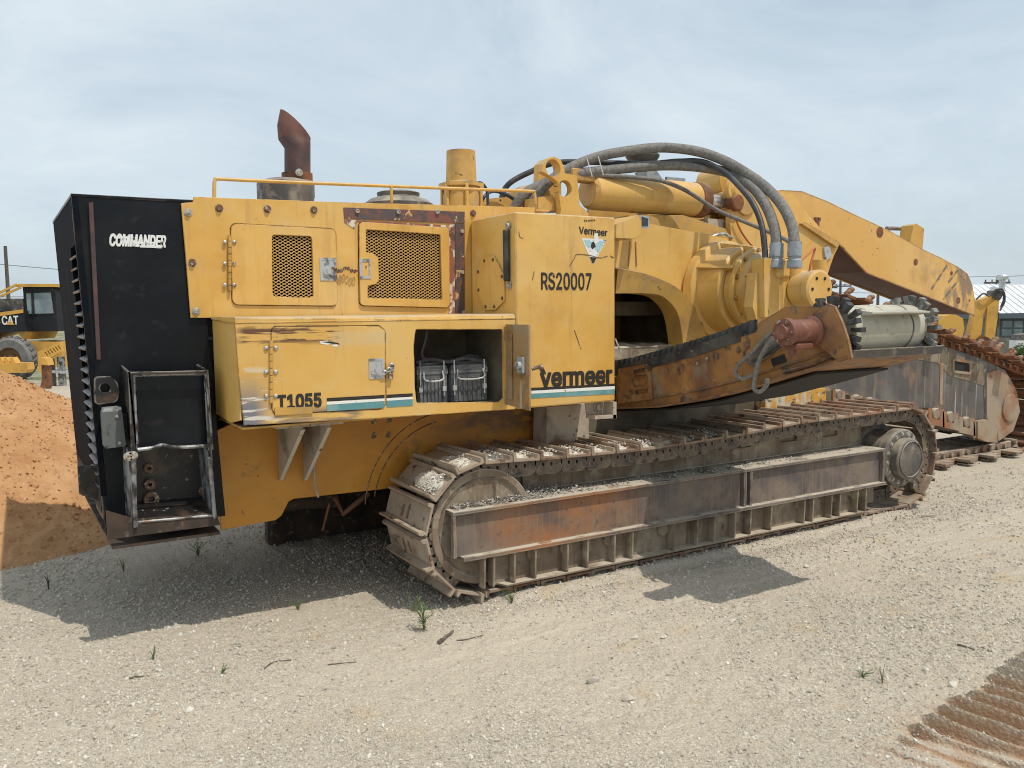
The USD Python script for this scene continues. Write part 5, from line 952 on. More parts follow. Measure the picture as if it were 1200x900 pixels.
# ---------------------------------------------------------------- crumber arm
YA = 1.25
arm = poly([(880, 232), (915, 222.5), (940, 224), (970, 236), (998.5, 250), (1042, 270), (1081, 292), (1105, 303), (1124, 313.5), (1134, 321), (1139.5, 334), (1142.5, 352), (1142.5, 370), (1016, 320), (983, 285.5), (960, 300), (900, 330), (870, 300)], YA)
ca = tp('crumber_arm', slab(arm, YA, YA + .02), 'yellow_arm', label='long yellow arm with a rounded end')
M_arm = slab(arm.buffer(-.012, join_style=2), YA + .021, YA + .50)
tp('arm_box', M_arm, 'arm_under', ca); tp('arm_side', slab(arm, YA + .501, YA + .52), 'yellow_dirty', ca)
tp('arm_top', strip([(0, 0)] * 0 + [(YA, 0)] * 0 or [(0, 0), (0, 0)], 0, .001, .001) if False else slab(poly([(915, 223.5), (940, 225), (970, 237), (998.5, 251), (1042, 271), (1081, 293), (1105, 304), (1124, 314.5), (1123, 317), (1080, 296), (1041, 275), (998, 255), (968, 241), (939, 229), (915, 227)], YA), YA + .021, YA + .50), 'yellow_dirty', ca)
for a, b, r in ((1031, 272, .055), (1073, 307, .035), (1115, 320, .022), (1123, 352, .035), (1136, 352, .012)):
    c = P(a, b, YA); tp('pin_hole', cyl(c + [0, -.004, 0], c + [0, 0.0, 0], r, 18), 'rust', ca)
for q in ([(1115, 303), (1092, 338)], [(1131, 318), (1106, 350)], [(1124, 314), (1112, 330)]):
    tp('rub_mark', slab(LineString(XZ(q, YA)).buffer(.014).intersection(arm.buffer(-.01)), YA - .0025, YA - .0005), 'mark_grey', ca)
br = tp('arm_bracket', slab(poly([(1066, 286), (1070, 264), (1074, 262), (1083, 268), (1081, 292)], YA + .02), YA + .02, YA + .16), 'yellow_dirty', ca)
tp('arm_rod', cyl(P(1039, 267.5, YA + .2), P(1070, 268.5, YA + .2), .022, 12), 'dark_steel', ca)
# near mounting of the arm
tp('tower_web', slab(poly([(880, 240), (925, 240), (955, 262), (955, 335), (880, 340)], 1.241), 1.241, 1.248), 'yellow')
an = tp('arm_mount', slab(poly([(905, 250), (914, 226), (928, 226.5), (966, 273), (952, 300), (905, 300)], 1.12), 1.12, 1.24), 'yellow', label='pale yellow mounting of the arm')
tp('mount_box', slab(poly([(935, 259), (939, 259), (984, 286), (977, 300), (966, 333), (956, 352), (948, 372), (900, 372), (895, 330), (900, 290)], 1.02), 1.02, 1.11), 'yellow', an)
tp('mount_ridge', slab(poly([(939, 262), (943, 260), (984, 283), (981, 290)], .99), .99, 1.02), 'yellow_dirty', an)
cap0 = P(965, 284, 1.06)
tp('mount_post', lathe((cap0[0], 1.18, cap0[2] - .1), (0, 0, 1), [(0, 0), (.10, 0), (.095, .24), (0, .24)], 24), 'yellow', an, smooth=30)
tp('serrated_nut', cat(cyl((cap0[0], 1.18, cap0[2] + .14), (cap0[0], 1.18, cap0[2] + .22), .055, 12), *[box(cap0[0] + .05 * math.cos(a) - .012, cap0[0] + .05 * math.cos(a) + .012, 1.18 + .05 * math.sin(a) - .012, 1.18 + .05 * math.sin(a) + .012, cap0[2] + .21, cap0[2] + .245) for a in np.arange(6) * math.pi / 3]), 'motor_red', an)
tp('sign_flap', slab(poly([(949, 335), (962, 341), (959, 357), (951, 359)], .95), .95, .97), 'plastic_white', an, label='small white flap')
tp('sign_flap', slab(poly([(950, 334), (963, 339), (963, 344), (950, 339)], .94), .94, .96), 'motor_red', an)
tp('latch_lever', slab(poly([(966, 290), (972, 288), (975, 300), (968, 306)], 1.0), 1.0, 1.02), 'galv', an)

# ---------------------------------------------------------------- digging boom with its cutter chain
YD0, YD1 = 1.10, 1.72
db = poly([(890, 445), (960, 415), (1000, 385), (1040, 380), (1075, 397), (1110, 407), (1150, 420), (1178, 434), (1190, 455), (1194, 480), (1186, 504), (1170, 516), (1102, 503), (1060, 486), (1000, 470), (930, 470)], YD0)
dg = tp('digging_boom', slab(db, YD0, YD0 + .03), 'boom_plate', label='scuffed dark plates of the digging boom')
tp('boom_core', slab(db.buffer(-.02), YD0 + .035, YD1 - .035), 'dark_steel', dg); tp('boom_plate', slab(db, YD1 - .03, YD1), 'boom_plate', dg)
nose = poly([(1156, 437), (1170, 433), (1182, 441), (1191, 458), (1195, 482), (1187, 505), (1170, 517), (1168, 500), (1156, 490)], YD0 - .01)
ns = tp('boom_nose', slab(nose, YD0 - .014, YD0 - .002), 'boom_nose', dg, label='tan end plate of the boom nose')
c = P(1184, 478, YD0 - .02); tp('nose_cap', lathe(c + [0, -.02, 0], (0, 1, 0), [(0, 0), (.15, 0), (.17, .01), (.17, .03), (0, .03)], 28), 'boom_nose', dg, smooth=30)
for q in ([(1103, 398), (1106, 408), (1101, 474), (1104, 474), (1109, 408), (1106, 398)], [(1153, 428), (1157, 429), (1154, 490), (1157, 491), (1159, 430)]):
    tp('plate_joint', slab(Polygon(XZ([q[0], q[-1], q[3] if len(q) == 6 else q[3], q[2]], YD0 - .004)).buffer(0.004), YD0 - .006, YD0 - .001), 'boom_nose' if q[0][0] < 1120 else 'dark_steel', dg)
tp('window_frame', slab(poly([(1118, 423), (1136, 426), (1136, 436), (1118, 434)], YD0 - .012).buffer(.03).difference(poly([(1118, 423), (1136, 426), (1136, 436), (1118, 434)], YD0 - .012)), YD0 - .02, YD0 - .001), 'boom_nose', dg)
tp('boom_window', slab(poly([(1118, 423), (1136, 426), (1136, 436), (1118, 434)], YD0 - .002), YD0 - .006, YD0 - .001), 'dark', dg)
tp('mud_patch', slab(poly([(1064, 399), (1100, 408), (1153, 428), (1153, 452), (1112, 440), (1098, 425), (1066, 420)], YD0), YD0 - .004, YD0 - .0008), 'mud_steel', dg)
# roller brackets along the lower edge
def bracket(px, py, s=1.0):
    out = poly([(px - 9 * s, py - 9 * s), (px + 9 * s, py - 7 * s), (px + 10 * s, py + 14 * s), (px - 9 * s, py + 10 * s)], YD0 - .06)
    cut = poly([(px - 4.5 * s, py - 11 * s), (px + 4 * s, py - 10 * s), (px + 4 * s, py + 5 * s), (px - 4.5 * s, py + 3 * s)], YD0 - .06)
    b_ = tp('roller_bracket', slab(out.difference(cut), YD0 - .06, YD0 - .035), 'boom_nose', dg); tp('roller_bracket', slab(out.difference(cut), YD0 - .032, YD0 - .002), 'mud_steel', dg)
    c_ = P(px, py - 2 * s, YD0 - .05); tp('boom_roller', cyl(c_ + [0, -.012, 0], c_ + [0, .04, 0], .065 * s, 20, c=.01), 'mud_steel', dg)
for px, py in ((1097, 487), (1114, 491), (1133, 497), (1150, 503)): bracket(px, py)
tp('end_shoe', slab(poly([(1146, 494), (1160, 492), (1169, 501), (1169, 519), (1157, 518), (1146, 514)], YD0 - .08), YD0 - .08, YD0 - .005), 'boom_nose', dg)
for px, py in ((983, 464), (1004, 470), (1020, 473)): bracket(px, py, .8)
# the chain: plates with cutter cups running over the top, round the nose and back along the ground
cen = P(1178, 472, 1.4)
top_a, top_b = P(940, 343, 1.41), P(1176, 430, 1.41)
def xz(p): return np.array([p[0], p[2]])
A_, B_ = xz(top_a), xz(top_b); dirn = (B_ - A_) / np.linalg.norm(B_ - A_); nrm = np.array([-dirn[1], dirn[0]])
nosec = xz(P(1172, 470, YD0)); rn = .56
line = [A_ + (B_ - A_) * t for t in np.linspace(0, 1, 60)]
a0 = math.atan2(nrm[1], nrm[0])
endc = B_ - nrm * rn
for t in np.linspace(0, -math.pi * .93, 40)[1:]: line.append(endc + rn * np.array([math.cos(a0 + t), math.sin(a0 + t)]))
last = line[-1]
for t in np.linspace(0, 1, 30)[1:]: line.append(np.array([last[0] * (1 - t) + 5.0 * t, max(.06, last[1] * (1 - t) + .10 * t - .10 * math.sin(math.pi * t))]))
line = np.array(line); ld = np.r_[0, np.cumsum(np.linalg.norm(np.diff(line, axis=0), axis=1))]
g8 = np.random.default_rng(8); pitch = .155
sph = lambda x, z, r: np.array(trimesh.creation.icosphere(1, r).vertices) * [1, 1.25, 1] + [x, 0, z]
cup0 = cat(hull(np.vstack([sph(-.03, 0, .05), sph(.01, .10, .042)])), hull(np.vstack([sph(.01, .10, .042), sph(.07, .165, .040)])), hull(np.vstack([sph(.07, .165, .046), sph(.10, .185, .040)])))
for i in range(int(ld[-1] / pitch)):
    s = i * pitch + .05; p = np.array([np.interp(s, ld, line[:, 0]), np.interp(s, ld, line[:, 1])]); p2 = np.array([np.interp(s + .02, ld, line[:, 0]), np.interp(s + .02, ld, line[:, 1])])
    t = (p2 - p) / np.linalg.norm(p2 - p); nn = np.array([-t[1], t[0]])
    M4 = np.eye(4); M4[:3, 0] = [t[0], 0, t[1]]; M4[:3, 1] = [0, 1, 0]; M4[:3, 2] = np.cross(M4[:3, 0], M4[:3, 1]); M4[:3, 3] = [p[0], 1.41, p[1]]
    if M4[:3, 2] @ [nn[0], 0, nn[1]] < 0: M4[:3, 1] *= -1; M4[:3, 2] *= -1
    w = .44 + .14 * ((i * 7) % 3 - 1) * .6
    m = cat(box(-.07, .07, -w, w, -.02, .012, .004), box(-.08, .08, -.30, -.25, -.10, -.02, .01), box(-.08, .08, .25, .30, -.10, -.02, .01), cyl((.09, -.33, -.06), (.09, .33, -.06), .03, 8))
    m.apply_transform(M4); cp = tp('chain_plate', m, 'rust' if s < 5.6 else 'shoe', dg)
    for v_ in () if (s < 2.6 and i % 2) else ((-w + .07, .04, w - .09) if i % 2 else (-.22, w - .2)):
        c_ = cup0.copy(); c_.apply_scale(.66); c_.apply_translation((0, v_ + g8.normal(0, .02), .01)); c_.apply_transform(M4); tp('cutter_cup', c_, 'rust' if s < 5.6 else 'shoe', dg, smooth=30)

# ================================================================== background
YAW = math.degrees(math.atan2(R[1, 0], R[0, 0]))
def local(p, o):
    a = math.radians(-YAW); d = np.asarray(p) - o; return np.array([d[0] * math.cos(a) - d[1] * math.sin(a), d[0] * math.sin(a) + d[1] * math.cos(a), d[2]])
class Bg:
    """a thing whose own x runs across the picture and y away from the camera; q(px, py, dy) gives local x, z"""
    def __init__(s, name, label, cat_, px, py, depth, group=None):
        s.d = depth; s.o = atdepth(px, py, depth); s.o[2] = float(ground_z(s.o[0], s.o[1])); s.path = thing(name, label, cat_, s.o, YAW, group)
    def q(s, px, py, dy=0.0): p = local(atdepth(px, py, s.d + dy), s.o); return (p[0], p[2])
    def poly(s, pts, dy=0.0): return Polygon([s.q(a, b, dy) for a, b in pts]).buffer(0)
    def add(s, name, m, mt, parent=None, **k): return part(name, m, mt, parent or s.path, **k)
    def slab(s, name, pts, y0, y1, mt, parent=None, **k): return s.add(name, slab(s.poly(pts, y0), y0, y1), mt, parent, **k)

# wheel loader on the left
W = Bg('wheel_loader', 'yellow and black wheel loader parked behind the soil heap', 'wheel loader', 18, 445, 29)
eh = W.slab('engine_hood', [(-40, 383), (-40, 358), (0, 364), (31, 364), (34, 388), (-40, 392)], 0, 2.2, 'loader_black', label='dark engine hood with white letters')
W.slab('hood_stripe', [(-40, 366), (0, 366.5), (31, 362.5), (31, 366.5), (0, 371), (-40, 372)], -.02, -.002, 'far_yellow', eh)
a, b = W.q(5.5, 380.5, -.03), W.q(24.5, 380, -.03)
W.add('lettering', text('CAT', b[0] - a[0], .30, a, -.004, .015, True), 'ink_white', eh); a, b = W.q(-6, 378, -.03), W.q(3.5, 378, -.03)
W.add('lettering', text('K', b[0] - a[0], .26, a, -.004, .015, True), 'ink_white', eh)
W.add('letter_mark', slab(W.poly([(10, 380.5), (15.5, 375.5), (20, 380.5)], -.03), -.035, -.021), 'far_yellow', eh)
W.slab('rear_screen', [(-30, 362), (4, 350), (31, 350), (31, 363), (0, 365)], .3, 1.9, 'dark_steel', label='dark rear screen')
W.slab('fender', [(-40, 402), (-40, 383), (0, 382.5), (32, 382), (38, 400), (72, 402), (72, 388), (36, 386), (30, 398), (22, 389), (0, 387)], 0.1, 2.1, 'far_yellow')
cab_ = W.slab('cab', [(33, 388), (32, 336), (66, 335), (70, 345), (70, 388)], .35, 1.9, 'loader_black')
W.slab('cab_window', [(36, 368), (35.5, 344), (64, 343), (66, 367)], .32, .345, 'cab_glass', cab_)
W.slab('cab_pillar', [(41.5, 369), (41, 343), (43.5, 343), (44, 369)], .28, .315, 'loader_black', cab_)
W.slab('cab_roof', [(24, 336.5), (25, 333), (70, 333), (70, 336.5)], .2, 2.05, 'far_yellow', cab_)
for k, (x0_, y0_, x1_, y1_) in enumerate(((-8, 349, 26, 333.5), (-8, 353, 30, 337))):
    p0, p1 = W.q(x0_, y0_, .1 + k), W.q(x1_, y1_, .1 + k); W.add('guard_bar', bar((p0[0], .1 + k, p0[1]), (p1[0], .1 + k, p1[1]), .07, .07), 'far_yellow')
W.slab('lower_frame', [(-40, 420), (-40, 402), (38, 400), (72, 401), (76, 430), (46, 432), (44, 420)], .3, 1.9, 'far_yellow')
wc = W.q(17, 420.5)
def wheel(x, z, y0, tag):
    rr_ = .72; ty = W.add('wheel', lathe((x, y0, z), (0, 1, 0), [(.40, 0), (rr_ * .9, 0), (rr_, .08), (rr_, .50), (rr_ * .9, .58), (.40, .58)], 40), 'tyre', smooth=30, label=tag)
    W.add('rim', lathe((x, y0 + .06, z), (0, 1, 0), [(0, .05), (.15, .05), (.18, .14), (.36, .14), (.42, 0), (.42, .4), (0, .4)], 32), 'rim_brown', ty, smooth=30)
    for k in range(22):
        a = k * 2 * np.pi / 22; m = box(-.05, .05, 0, .3, rr_ - .01, rr_ + .045, .01); m.apply_transform(trimesh.transformations.rotation_matrix(.35, [0, 0, 1])); m.apply_transform(trimesh.transformations.rotation_matrix(a, [0, 1, 0])); m.apply_translation((x, y0 + .1, z)); W.add('tread_lug', m, 'tyre', ty)
wheel(wc[0], wc[1], -.25, 'dusty grey rear wheel'); wheel(wc[0] + 3.3, wc[1], -.25, 'front wheel')
W.add('lift_arm', cat(bar((wc[0] + 2.6, .5, 2.1), (wc[0] + 5.0, .5, .8), .25, .4), bar((wc[0] + 2.6, 1.6, 2.1), (wc[0] + 5.0, 1.6, .8), .25, .4)), 'far_yellow')
W.add('bucket', slab(Polygon([(wc[0] + 4.7, .2), (wc[0] + 5.9, .15), (wc[0] + 5.0, .35), (wc[0] + 4.9, 1.2), (wc[0] + 4.7, 1.3)]), -.5, 2.7), 'far_yellow')

# yellow slotted attachments and a worn ripper standing in front of the loader
G1 = Bg('slotted_beam', 'low yellow slotted steel beam in front of the dusty loader wheel', 'steel beam', 8, 447, 23)
G1.slab('beam', [(-25, 437), (-25, 426), (32, 425), (33, 433), (30, 437)], 0, .35, 'far_yellow')
for k in range(5): G1.slab('tooth', [(-14 + k * 7, 426), (-15 + k * 7, 419), (-12.5 + k * 7, 418.5), (-8 + k * 7, 426)], 0.05, .3, 'far_yellow')
G1.slab('foot', [(10, 437), (18, 437), (17, 446), (11, 446)], .05, .3, 'dark_steel'); G1.slab('foot', [(-20, 437), (-12, 437), (-12, 447), (-19, 447)], .05, .3, 'dark_steel')
G2 = Bg('slotted_blade', 'tilted yellow slotted blade standing beside the black radiator end', 'blade', 60, 456, 22)
bl2 = G2.poly([(46, 424), (46, 412), (73, 401), (74, 412), (58, 420), (52, 436), (46, 436)])
for k in range(6):
    q_ = G2.poly([(54 + k * 3.1, 412.5 - k * 1.5), (55.3 + k * 3.1, 412 - k * 1.5), (58.3 + k * 3.1, 416 - k * 1.5), (57 + k * 3.1, 417 - k * 1.5)]); bl2 = bl2.difference(q_)
G2.add('blade', slab(bl2, 0, .12), 'far_yellow'); G2.slab('arm', [(48, 430), (56, 430), (55, 441), (50, 440)], .02, .3, 'far_yellow')
G2.slab('leg', [(57, 420), (61, 420), (62, 458), (58, 458)], .1, .3, 'dark_steel'); G2.slab('leg', [(68, 418), (73, 418), (74, 458), (69, 458)], .1, .3, 'worn_steel'); G2.slab('step', [(62, 434), (75, 435.5), (75, 438), (62, 437)], .05, .4, 'galv')
G3 = Bg('ripper_shank', 'brown curved ripper shank stuck in the ground by the slotted blade', 'ripper', 52, 462, 21)
G3.slab('shank', [(50, 426), (57, 428), (57, 452), (53, 461), (42, 464), (40, 461), (47, 455), (50, 444)], 0, .2, 'rust')
G3.slab('collar', [(49, 419), (56, 420), (58, 428), (49, 427)], -.04, .24, 'far_yellow')

# utility poles and their wires
def pole(px, ptop, pbase, depth, label, arms, group='utility poles'):
    B = Bg('utility_pole', label, 'utility pole', px, 400, depth, group); zt_ = B.q(px, ptop)[1]
    pl = B.add('pole', cyl((0, 0, -.2), (0, 0, zt_), .16, 12, .11), 'wood_pole')
    for dz, w_ in arms: B.add('cross_arm', box(-w_, w_, -.06, .06, zt_ - dz - .07, zt_ - dz + .07), 'wood_pole'); [B.add('insulator', cyl((x, 0, zt_ - dz + .07), (x, 0, zt_ - dz + .25), .05, 8), 'dark_steel') for x in (-w_ * .9, -w_ * .4, w_ * .4, w_ * .9)]
    return B, zt_
pA, zA = pole(13, 289, 400, 62, 'utility pole at the far left above the loader', ())
pB, zB = pole(968.5, 319, 400, 88, 'utility pole left of the close pair seen under the arm', ((1.6, 1.0),))
pC, zC = pole(983.5, 318, 400, 86, 'utility pole right of the close pair seen under the arm', ((1.5, 1.1),))
pD, zD = pole(1027.5, 330, 400, 74, 'utility pole standing alone between cutter chain and arm', ((.4, .8),))
pE, zE = pole(1166, 327, 400, 66, 'utility pole behind the white metal roof', ((.3, 1.0),))
def wire_run(label, a, b, sag):
    p, q_ = np.asarray(a, float), np.asarray(b, float); t = np.linspace(0, 1, 24)[:, None]; path = p + (q_ - p) * t; path[:, 2] -= sag * 4 * (t * (1 - t))[:, 0]
    o = path_of('overhead_wire', None); g = usdkit.mesh(stage, o, tube(path, .022, 5), M['wire']); setdata(g.GetPrim(), label, 'wire')
lb = ('upper sagging overhead wire by the far left pole', 'lower sagging overhead wire by the far left pole')
for k, dz in enumerate((.5, 2.8)):
    a = atdepth(-160, 286 + 36 * k, 55); b = atdepth(320, 325 + 8 * k, 95); c_ = pA.o + [0, 0, zA - dz]
    wire_run(lb[k], c_ + (c_ - b) * .6, b, .9)
lb = ('topmost overhead wire seen in the gap under the arm', 'middle overhead wire seen in the gap under the arm', 'lowest overhead wire seen in the gap under the arm')
for k in range(3): wire_run(lb[k], atdepth(900, 322 + 9 * k, 88), atdepth(1330, 318 + 10 * k, 80), .4)

# stone house with white metal roof
Hs = Bg('stone_house', 'low stone house with white ribbed metal roof at the right edge', 'house', 1170, 420, 52)
xl, zg = Hs.q(1098, 420)[0], 0.0
xr = xl + 16.0; ze = Hs.q(1180, 368)[1]; zrg = Hs.q(1180, 334.5, 3.2)[1]
Hs.add('wall', cat(box(xl, xr, 0, .25, -.5, ze), box(xl, xl + .25, .25, 7, -.5, ze), box(xr - .25, xr, .25, 7, -.5, ze), box(xl, xr, 6.8, 7.05, -.5, ze)), 'stone_wall', label='grey tan stone wall')
Hs.add('gable', slabx(Polygon([(0.02, ze), (7, ze), (3.5, zrg - .05)]), xl + .02, xl + .22), 'stone_wall')
rf_ = Hs.add('roof', cat(hull([(x, y, z + t) for x in (xl - .5, xr + .5) for y, z in ((-.6, ze - .02), (3.5, zrg)) for t in (0, .06)]), hull([(x, y, z + t) for x in (xl - .5, xr + .5) for y, z in ((7.6, ze - .02), (3.5, zrg)) for t in (0, .06)])), 'roof_metal', label='white ribbed metal roof')
for k in range(40):
    x = xl - .4 + k * .42; Hs.add('roof_rib', hull([(x + dx, y, z + t) for dx in (0, .05) for y, z in ((-.61, ze - .02), (3.5, zrg)) for t in (.05, .12)]), 'roof_metal', rf_)
Hs.add('fascia', box(xl - .5, xr + .5, -.64, -.60, ze - .25, ze + .06), 'slate_trim'); Hs.add('soffit', box(xl - .5, xr + .5, -.6, 0.0, ze - .24, ze - .20), 'slate_trim')
wn = Hs.slab('window', [(1171, 395), (1171, 374), (1206, 374), (1206, 395)], -.06, -.002, 'slate_trim')
for x0_, x1_ in ((1172.8, 1184), (1186.4, 1196.5), (1198.5, 1205)):
    for y0_, y1_ in ((376, 383.6), (385.4, 393.5)): Hs.slab('pane', [(x0_, y1_), (x0_, y0_), (x1_, y0_), (x1_, y1_)], -.075, -.062, 'cab_glass', wn)
vt = Hs.q(1166, 334, 3)[0]
Hs.add('roof_vent', cat(cyl((vt, 2.6, zrg - .6), (vt, 2.6, zrg + .35), .18, 16), lathe((vt, 2.6, zrg + .30), (0, 0, 1), [(0, 0), (.34, .05), (.38, .25), (.3, .34), (0, .36)], 16)), 'galv', rf_)
Hs.slab('drain_pipe', [(1164.5, 384), (1164.5, 370), (1166.5, 370), (1166.5, 400), (1164.5, 400)], -.2, -.1, 'hose_black')
Ac = Bg('utility_cabinet', 'small white utility cabinet by the house wall at the right edge', 'cabinet', 1198, 418, 40)
Ac.slab('cabinet', [(1190.5, 415), (1190.5, 399), (1206, 399), (1206, 415)], 0, .6, 'plastic_white'); Ac.slab('vent_panel', [(1192.5, 411), (1192.5, 402), (1197, 402), (1197, 411)], -.02, -.002, 'galv'); Ac.slab('top_unit', [(1191, 399), (1192, 392), (1206, 391), (1206, 399)], .1, .6, 'dark_steel')

# leafy shrubs and far trees
def leaves(n, fn, size, seed):
    g = np.random.default_rng(seed); c = fn(g, n); a = g.normal(size=(n, 3)); a /= np.linalg.norm(a, axis=1, keepdims=True); b = np.cross(a, g.normal(size=(n, 3))); b /= np.linalg.norm(b, axis=1, keepdims=True)
    s = size * g.uniform(.6, 1.3, (n, 1)); v = np.stack([c - a * s, c + b * s * .45, c + a * s, c - b * s * .45], 1).reshape(-1, 3); i = np.arange(n)[:, None] * 4
    return v, np.hstack([i, i + 1, i + 2, i + 3])
def blob(g, n, rx, rz):
    p = g.normal(size=(n, 3)); p /= np.linalg.norm(p, axis=1, keepdims=True); p *= g.uniform(.45, 1, (n, 1)); k = np.floor(g.uniform(0, 7, n)); ctr = np.stack([np.sin(k * 2.4) * .5, np.cos(k * 1.7) * .5, .25 + .12 * (k % 4)], 1)
    return (p * .5 + ctr) * [rx, rx, rz] + [0, 0, .2]
for i, (px, py, dpt, rx, rz, lab) in enumerate(((1199, 425, 38, .8, .9, 'green shrub in front of the small white cabinet'), (1187, 423, 44, .5, .5, 'low shrub at the foot of the stone wall'))):
    B = Bg('shrub', lab, 'shrub', px, py, dpt); B.add('foliage', leaves(1500, lambda g, n: blob(g, n, rx, rz), .09, 70 + i), 'leaf'); B.add('stem', cat(*[cyl((0, 0, -.1), (x, y, rz * .6), .02, 5) for x, y in ((.2, .1), (-.2, .05), (.05, -.2))]), 'twig')
def cone(g, n, r, h):
    z = g.uniform(.06, 1, n) ** 1.1; a = g.uniform(0, 2 * np.pi, n); q_ = (1.03 - z) * r * (0.72 + .28 * np.sin(z * 40 + a * 3)) * g.uniform(.5, 1, n); return np.stack([np.cos(a) * q_, np.sin(a) * q_, z * h], 1)
for i, (px, ptop, dpt, r, lab) in enumerate(((1050, 342, 78, 1.5, 'pointed dark evergreen tree left of the pair under the arm'), (1056, 349, 80, 1.9, 'dark evergreen tree right of the pair under the arm'), (1074, 352, 84, 2.2, 'dark evergreen tree beside the far cab'))):
    B = Bg('evergreen_tree', lab, 'tree', px, 400, dpt); h = B.q(px, ptop)[1]; B.add('crown', leaves(2600, lambda g, n: cone(g, n, r, h), .28, 80 + i), 'leaf_dark'); B.add('trunk', cyl((0, 0, -.2), (0, 0, h * .9), .18, 8, .03), 'wood_pole')

# small excavator behind the digging boom
E_ = Bg('excavator', 'yellow excavator with dark cab and folded arm behind the digging boom', 'excavator', 1120, 430, 30)
E_.slab('cab', [(1062, 392), (1063, 366), (1070, 361), (1096, 362), (1098, 392)], .2, 1.6, 'rubber'); E_.slab('cab_window', [(1075, 384), (1075, 367), (1092, 367), (1093, 384)], .17, .195, 'cab_glass')
E_.slab('cab_roof', [(1060, 362), (1061, 359), (1078, 359), (1078, 362)], .1, 1.7, 'dark_steel')
E_.slab('engine_deck', [(1096, 395), (1098, 378), (1106, 370), (1116, 368), (1126, 373), (1128, 385), (1126, 396)], .1, 1.9, 'far_yellow', label='rounded pale yellow engine cover')
E_.slab('turntable', [(1064, 412), (1064, 392), (1130, 394), (1128, 412)], .2, 1.8, 'dark_steel')
E_.slab('track_base', [(1056, 432), (1054, 418), (1062, 410), (1130, 412), (1136, 422), (1132, 432)], -.1, .45, 'dark_steel'); E_.slab('track_base', [(1056, 432), (1054, 418), (1062, 410), (1130, 412), (1136, 422), (1132, 432)], 1.5, 2.05, 'dark_steel')
E_.slab('boom', [(1134, 396), (1138, 378), (1142, 352), (1150, 350), (1165, 343), (1169, 348), (1163, 360), (1156, 363), (1150, 371), (1148, 392), (1142, 398)], .7, 1.05, 'far_yellow', label='bent yellow boom')
E_.slab('stick', [(1153, 396), (1154, 360), (1163, 352), (1167, 353), (1167, 364), (1164, 398)], .62, .69, 'far_yellow'); E_.slab('stick', [(1153, 396), (1154, 360), (1163, 352), (1167, 353), (1167, 364), (1164, 398)], 1.06, 1.15, 'far_yellow')
E_.slab('stick_cylinder', [(1164.5, 384), (1165, 366), (1168, 366), (1167.5, 384)], .75, .95, 'hose_black')
def eh_(pts): return tube(spline([(E_.q(a, b, .6)[0], .58, E_.q(a, b, .6)[1]) for a, b in pts], 5), .03, 6)
E_.add('hydraulic_hose', eh_([(1140, 351), (1148, 344), (1155, 347), (1163, 339)]), 'hose_black'); E_.add('hydraulic_hose', eh_([(1166, 341), (1172, 343), (1173, 354), (1168, 364)]), 'hose_black'); E_.add('hydraulic_hose', eh_([(1160, 345), (1165, 339), (1170, 340), (1172, 350), (1169, 360)]), 'hose_black')
E_.slab('knuckle', [(1160, 350), (1161, 341), (1168, 338), (1172, 345), (1168, 352)], .64, 1.12, 'dark_steel')
E_.slab('bucket', [(1146, 400), (1150, 393), (1158, 396), (1160, 408), (1150, 412), (1144, 408)], .5, 1.3, 'rust')

# ---------------------------------------------------------------- weeds and litter on the ground
def weed(px, py, h, n, label, mt='leaf', spread=.5, seed=0, leafy=True):
    o = U(px, py, Z=0.0); o[2] = float(ground_z(o[0], o[1])) ; t = thing('weed', label, 'weed', o); g = np.random.default_rng(seed); stems, lv, lf = [], [], []
    for k in range(n):
        a = g.uniform(0, 6.28); tip = np.array([math.cos(a) * spread * h * g.uniform(.2, 1), math.sin(a) * spread * h * g.uniform(.2, 1), h * g.uniform(.6, 1)])
        pth = spline([(0, 0, -.01), tip * [.25, .25, .5], tip], 4); stems.append(tube(pth, np.linspace(.0028, .0012, len(pth)), 4))
        for s in np.linspace(.3, 1, 7 if leafy else 2):
            p = pth[int(s * (len(pth) - 1))]; d = g.normal(size=3); d[2] = abs(d[2]) * .6; d /= np.linalg.norm(d); b = np.cross(d, [0, 0, 1.]); b /= np.linalg.norm(b) + 1e-6; L = h * g.uniform(.14, .26); i = len(lv)
            lv += [p, p + d * L * .5 + b * L * .13, p + d * L, p + d * L * .5 - b * L * .13]; lf.append([i, i + 1, i + 2, i + 3])
    part('stem', cat(*stems), mt, t); part('leaves', (np.array(lv), np.array(lf)), mt, t)
weed(497, 738, .19, 9, 'tallest leafy green weed by the front of the track', seed=1)
weed(600, 708, .09, 8, 'sparse weed growing at the bottom of the track', seed=2, spread=.9)
weed(180, 775, .07, 5, 'small weed left of the tip of the shadow', seed=3)
weed(260, 790, .05, 6, 'tiny weed in the gravel below the shadow, left of a brown twig', seed=4, spread=.9)
weed(349, 713, .06, 8, 'low green tuft at the edge of the shadow', seed=5, spread=1.0)
weed(1011, 793, .055, 8, 'low weed in the open gravel near the track marks', seed=6, spread=1.1)
weed(1034, 800, .09, 5, 'pale dry stalk beside the low weed near the track marks', 'leaf_dry', .35, 7, False)
weed(145, 668, .10, 7, 'dry weed under the black floor plate', 'leaf_dry', .5, 8, False)
weed(232, 650, .12, 12, 'green tuft in the shade under the frame plate', seed=9, spread=.9)
weed(57, 690, .11, 6, 'thin weed stalk in the shadow at the left', 'leaf_dark', .3, 10, False)
weed(1050, 610, .05, 5, 'tiny weed right of the last track shoe', seed=11)
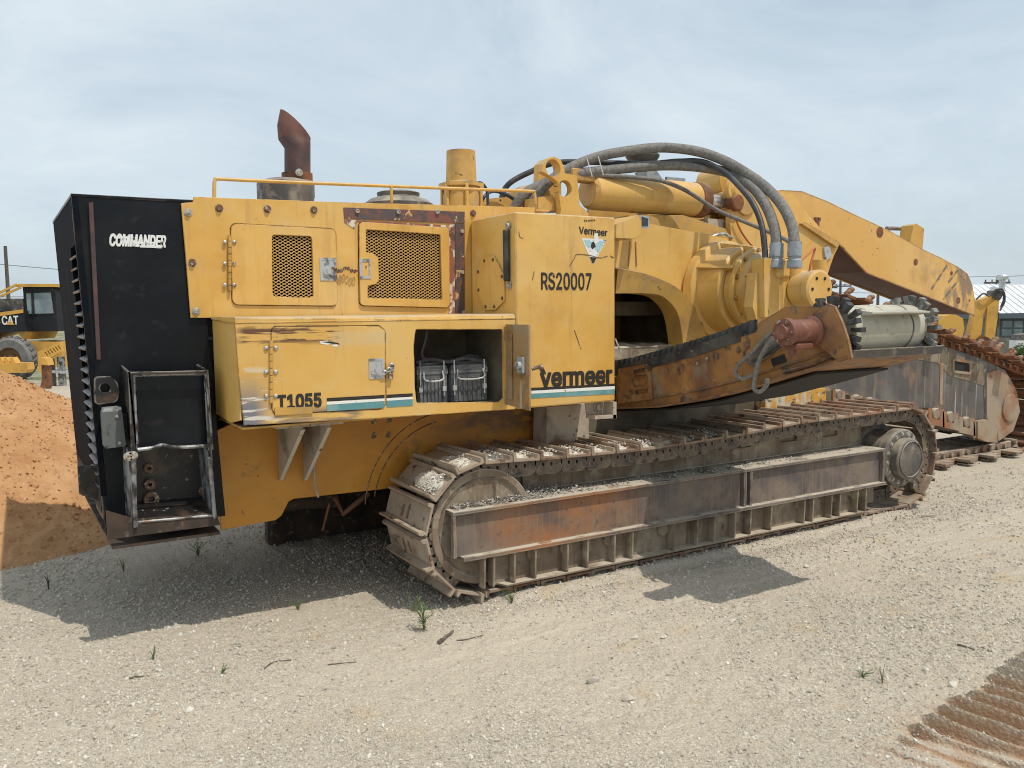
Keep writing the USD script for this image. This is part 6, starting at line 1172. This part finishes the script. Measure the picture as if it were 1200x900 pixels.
def stick(pts, r, label, mt='twig', name='stick'):
    w = []
    for a, b in pts: p = U(a, b, Z=0.0); p[2] = float(ground_z(p[0], p[1])) + r * .9; w.append(p)
    pth = spline(w, 5); rr_ = r * np.linspace(1, .55, len(pth)); o = path_of(name, None); g = usdkit.mesh(stage, o, rough(tube(pth, rr_, 7), r * .3, 60, None, 3), M[mt]); setdata(g.GetPrim(), label, name)
stick([(514, 754), (520, 750), (531, 742)], .013, 'short thick piece of wood lying below the front of the track')
stick([(535, 750), (548, 749), (566, 745)], .004, 'thin dark stick right of the thick piece of wood')
stick([(384, 779), (400, 778), (418, 776)], .0035, 'thin straight stick left of the track front')
stick([(310, 785), (318, 779), (328, 776), (341, 776)], .004, 'curved dark stick in the gravel below the shadow')
stick([(1122, 757), (1132, 760), (1142, 763)], .007, 'dark stick lying above the track marks')
stick([(152, 798), (160, 795), (170, 793)], .005, 'small brown stick in the gravel at the left')
stick([(1080, 607), (1090, 607), (1099, 606)], .012, 'short pale rod on the ground right of the track', 'pale_steel', 'rod')
def rock(px, py, r, label, mt, seed):
    p = U(px, py, Z=0.0); p[2] = float(ground_z(p[0], p[1])) + r * .25; m = rough(stone(r, seed), r * .08, 8 / r * .2, r * .35, seed); m.apply_translation(p)
    o = path_of('rock', None); g = usdkit.mesh(stage, o, m, M[mt]); setdata(g.GetPrim(), label, 'rock')
for i, (px, py, r, lab, mt) in enumerate(((744, 748, .030, 'round white rock left of a second one in the middle gravel', 'gravel_white'), (778, 748, .022, 'small white rock right of the round white one', 'gravel_white'), (694, 799, .042, 'flat brown grey rock in the middle gravel', 'gravel_grey'),
    (735, 820, .040, 'broad cream rock below the flat brown one', 'gravel_tan'), (824, 847, .022, 'dark small rock near the bottom of the open gravel', 'gravel_grey'), (1116, 803, .038, 'pale rock at the edge of the track marks', 'gravel_white'),
    (660, 853, .022, 'small dark rock at the bottom, left of centre gravel', 'gravel_grey'), (128, 855, .03, 'pale rock in the gravel at lower left', 'gravel_tan'), (222, 833, .03, 'cream rock right of the pale lower left one', 'gravel_white'), (945, 664, .03, 'pale rock near the conveyor shadow', 'gravel_white'), (281, 759, .018, 'dark pebble standing by the shadow edge', 'gravel_grey'), (858, 727, .03, 'white rock on bare fines right of the conveyor shadow', 'gravel_white'))):
    rock(px, py, r, lab, mt, 300 + i)
# scraps of foil in the shade
o = U(357, 622, Z=.02); part('foil_scrap', rough(box(o[0] - .05, o[0] + .05, o[1] - .03, o[1] + .03, .015, .02), .012, 20, .02, 4), 'galv', label='scrap of grey foil in the shade below the frame plate', category='litter')
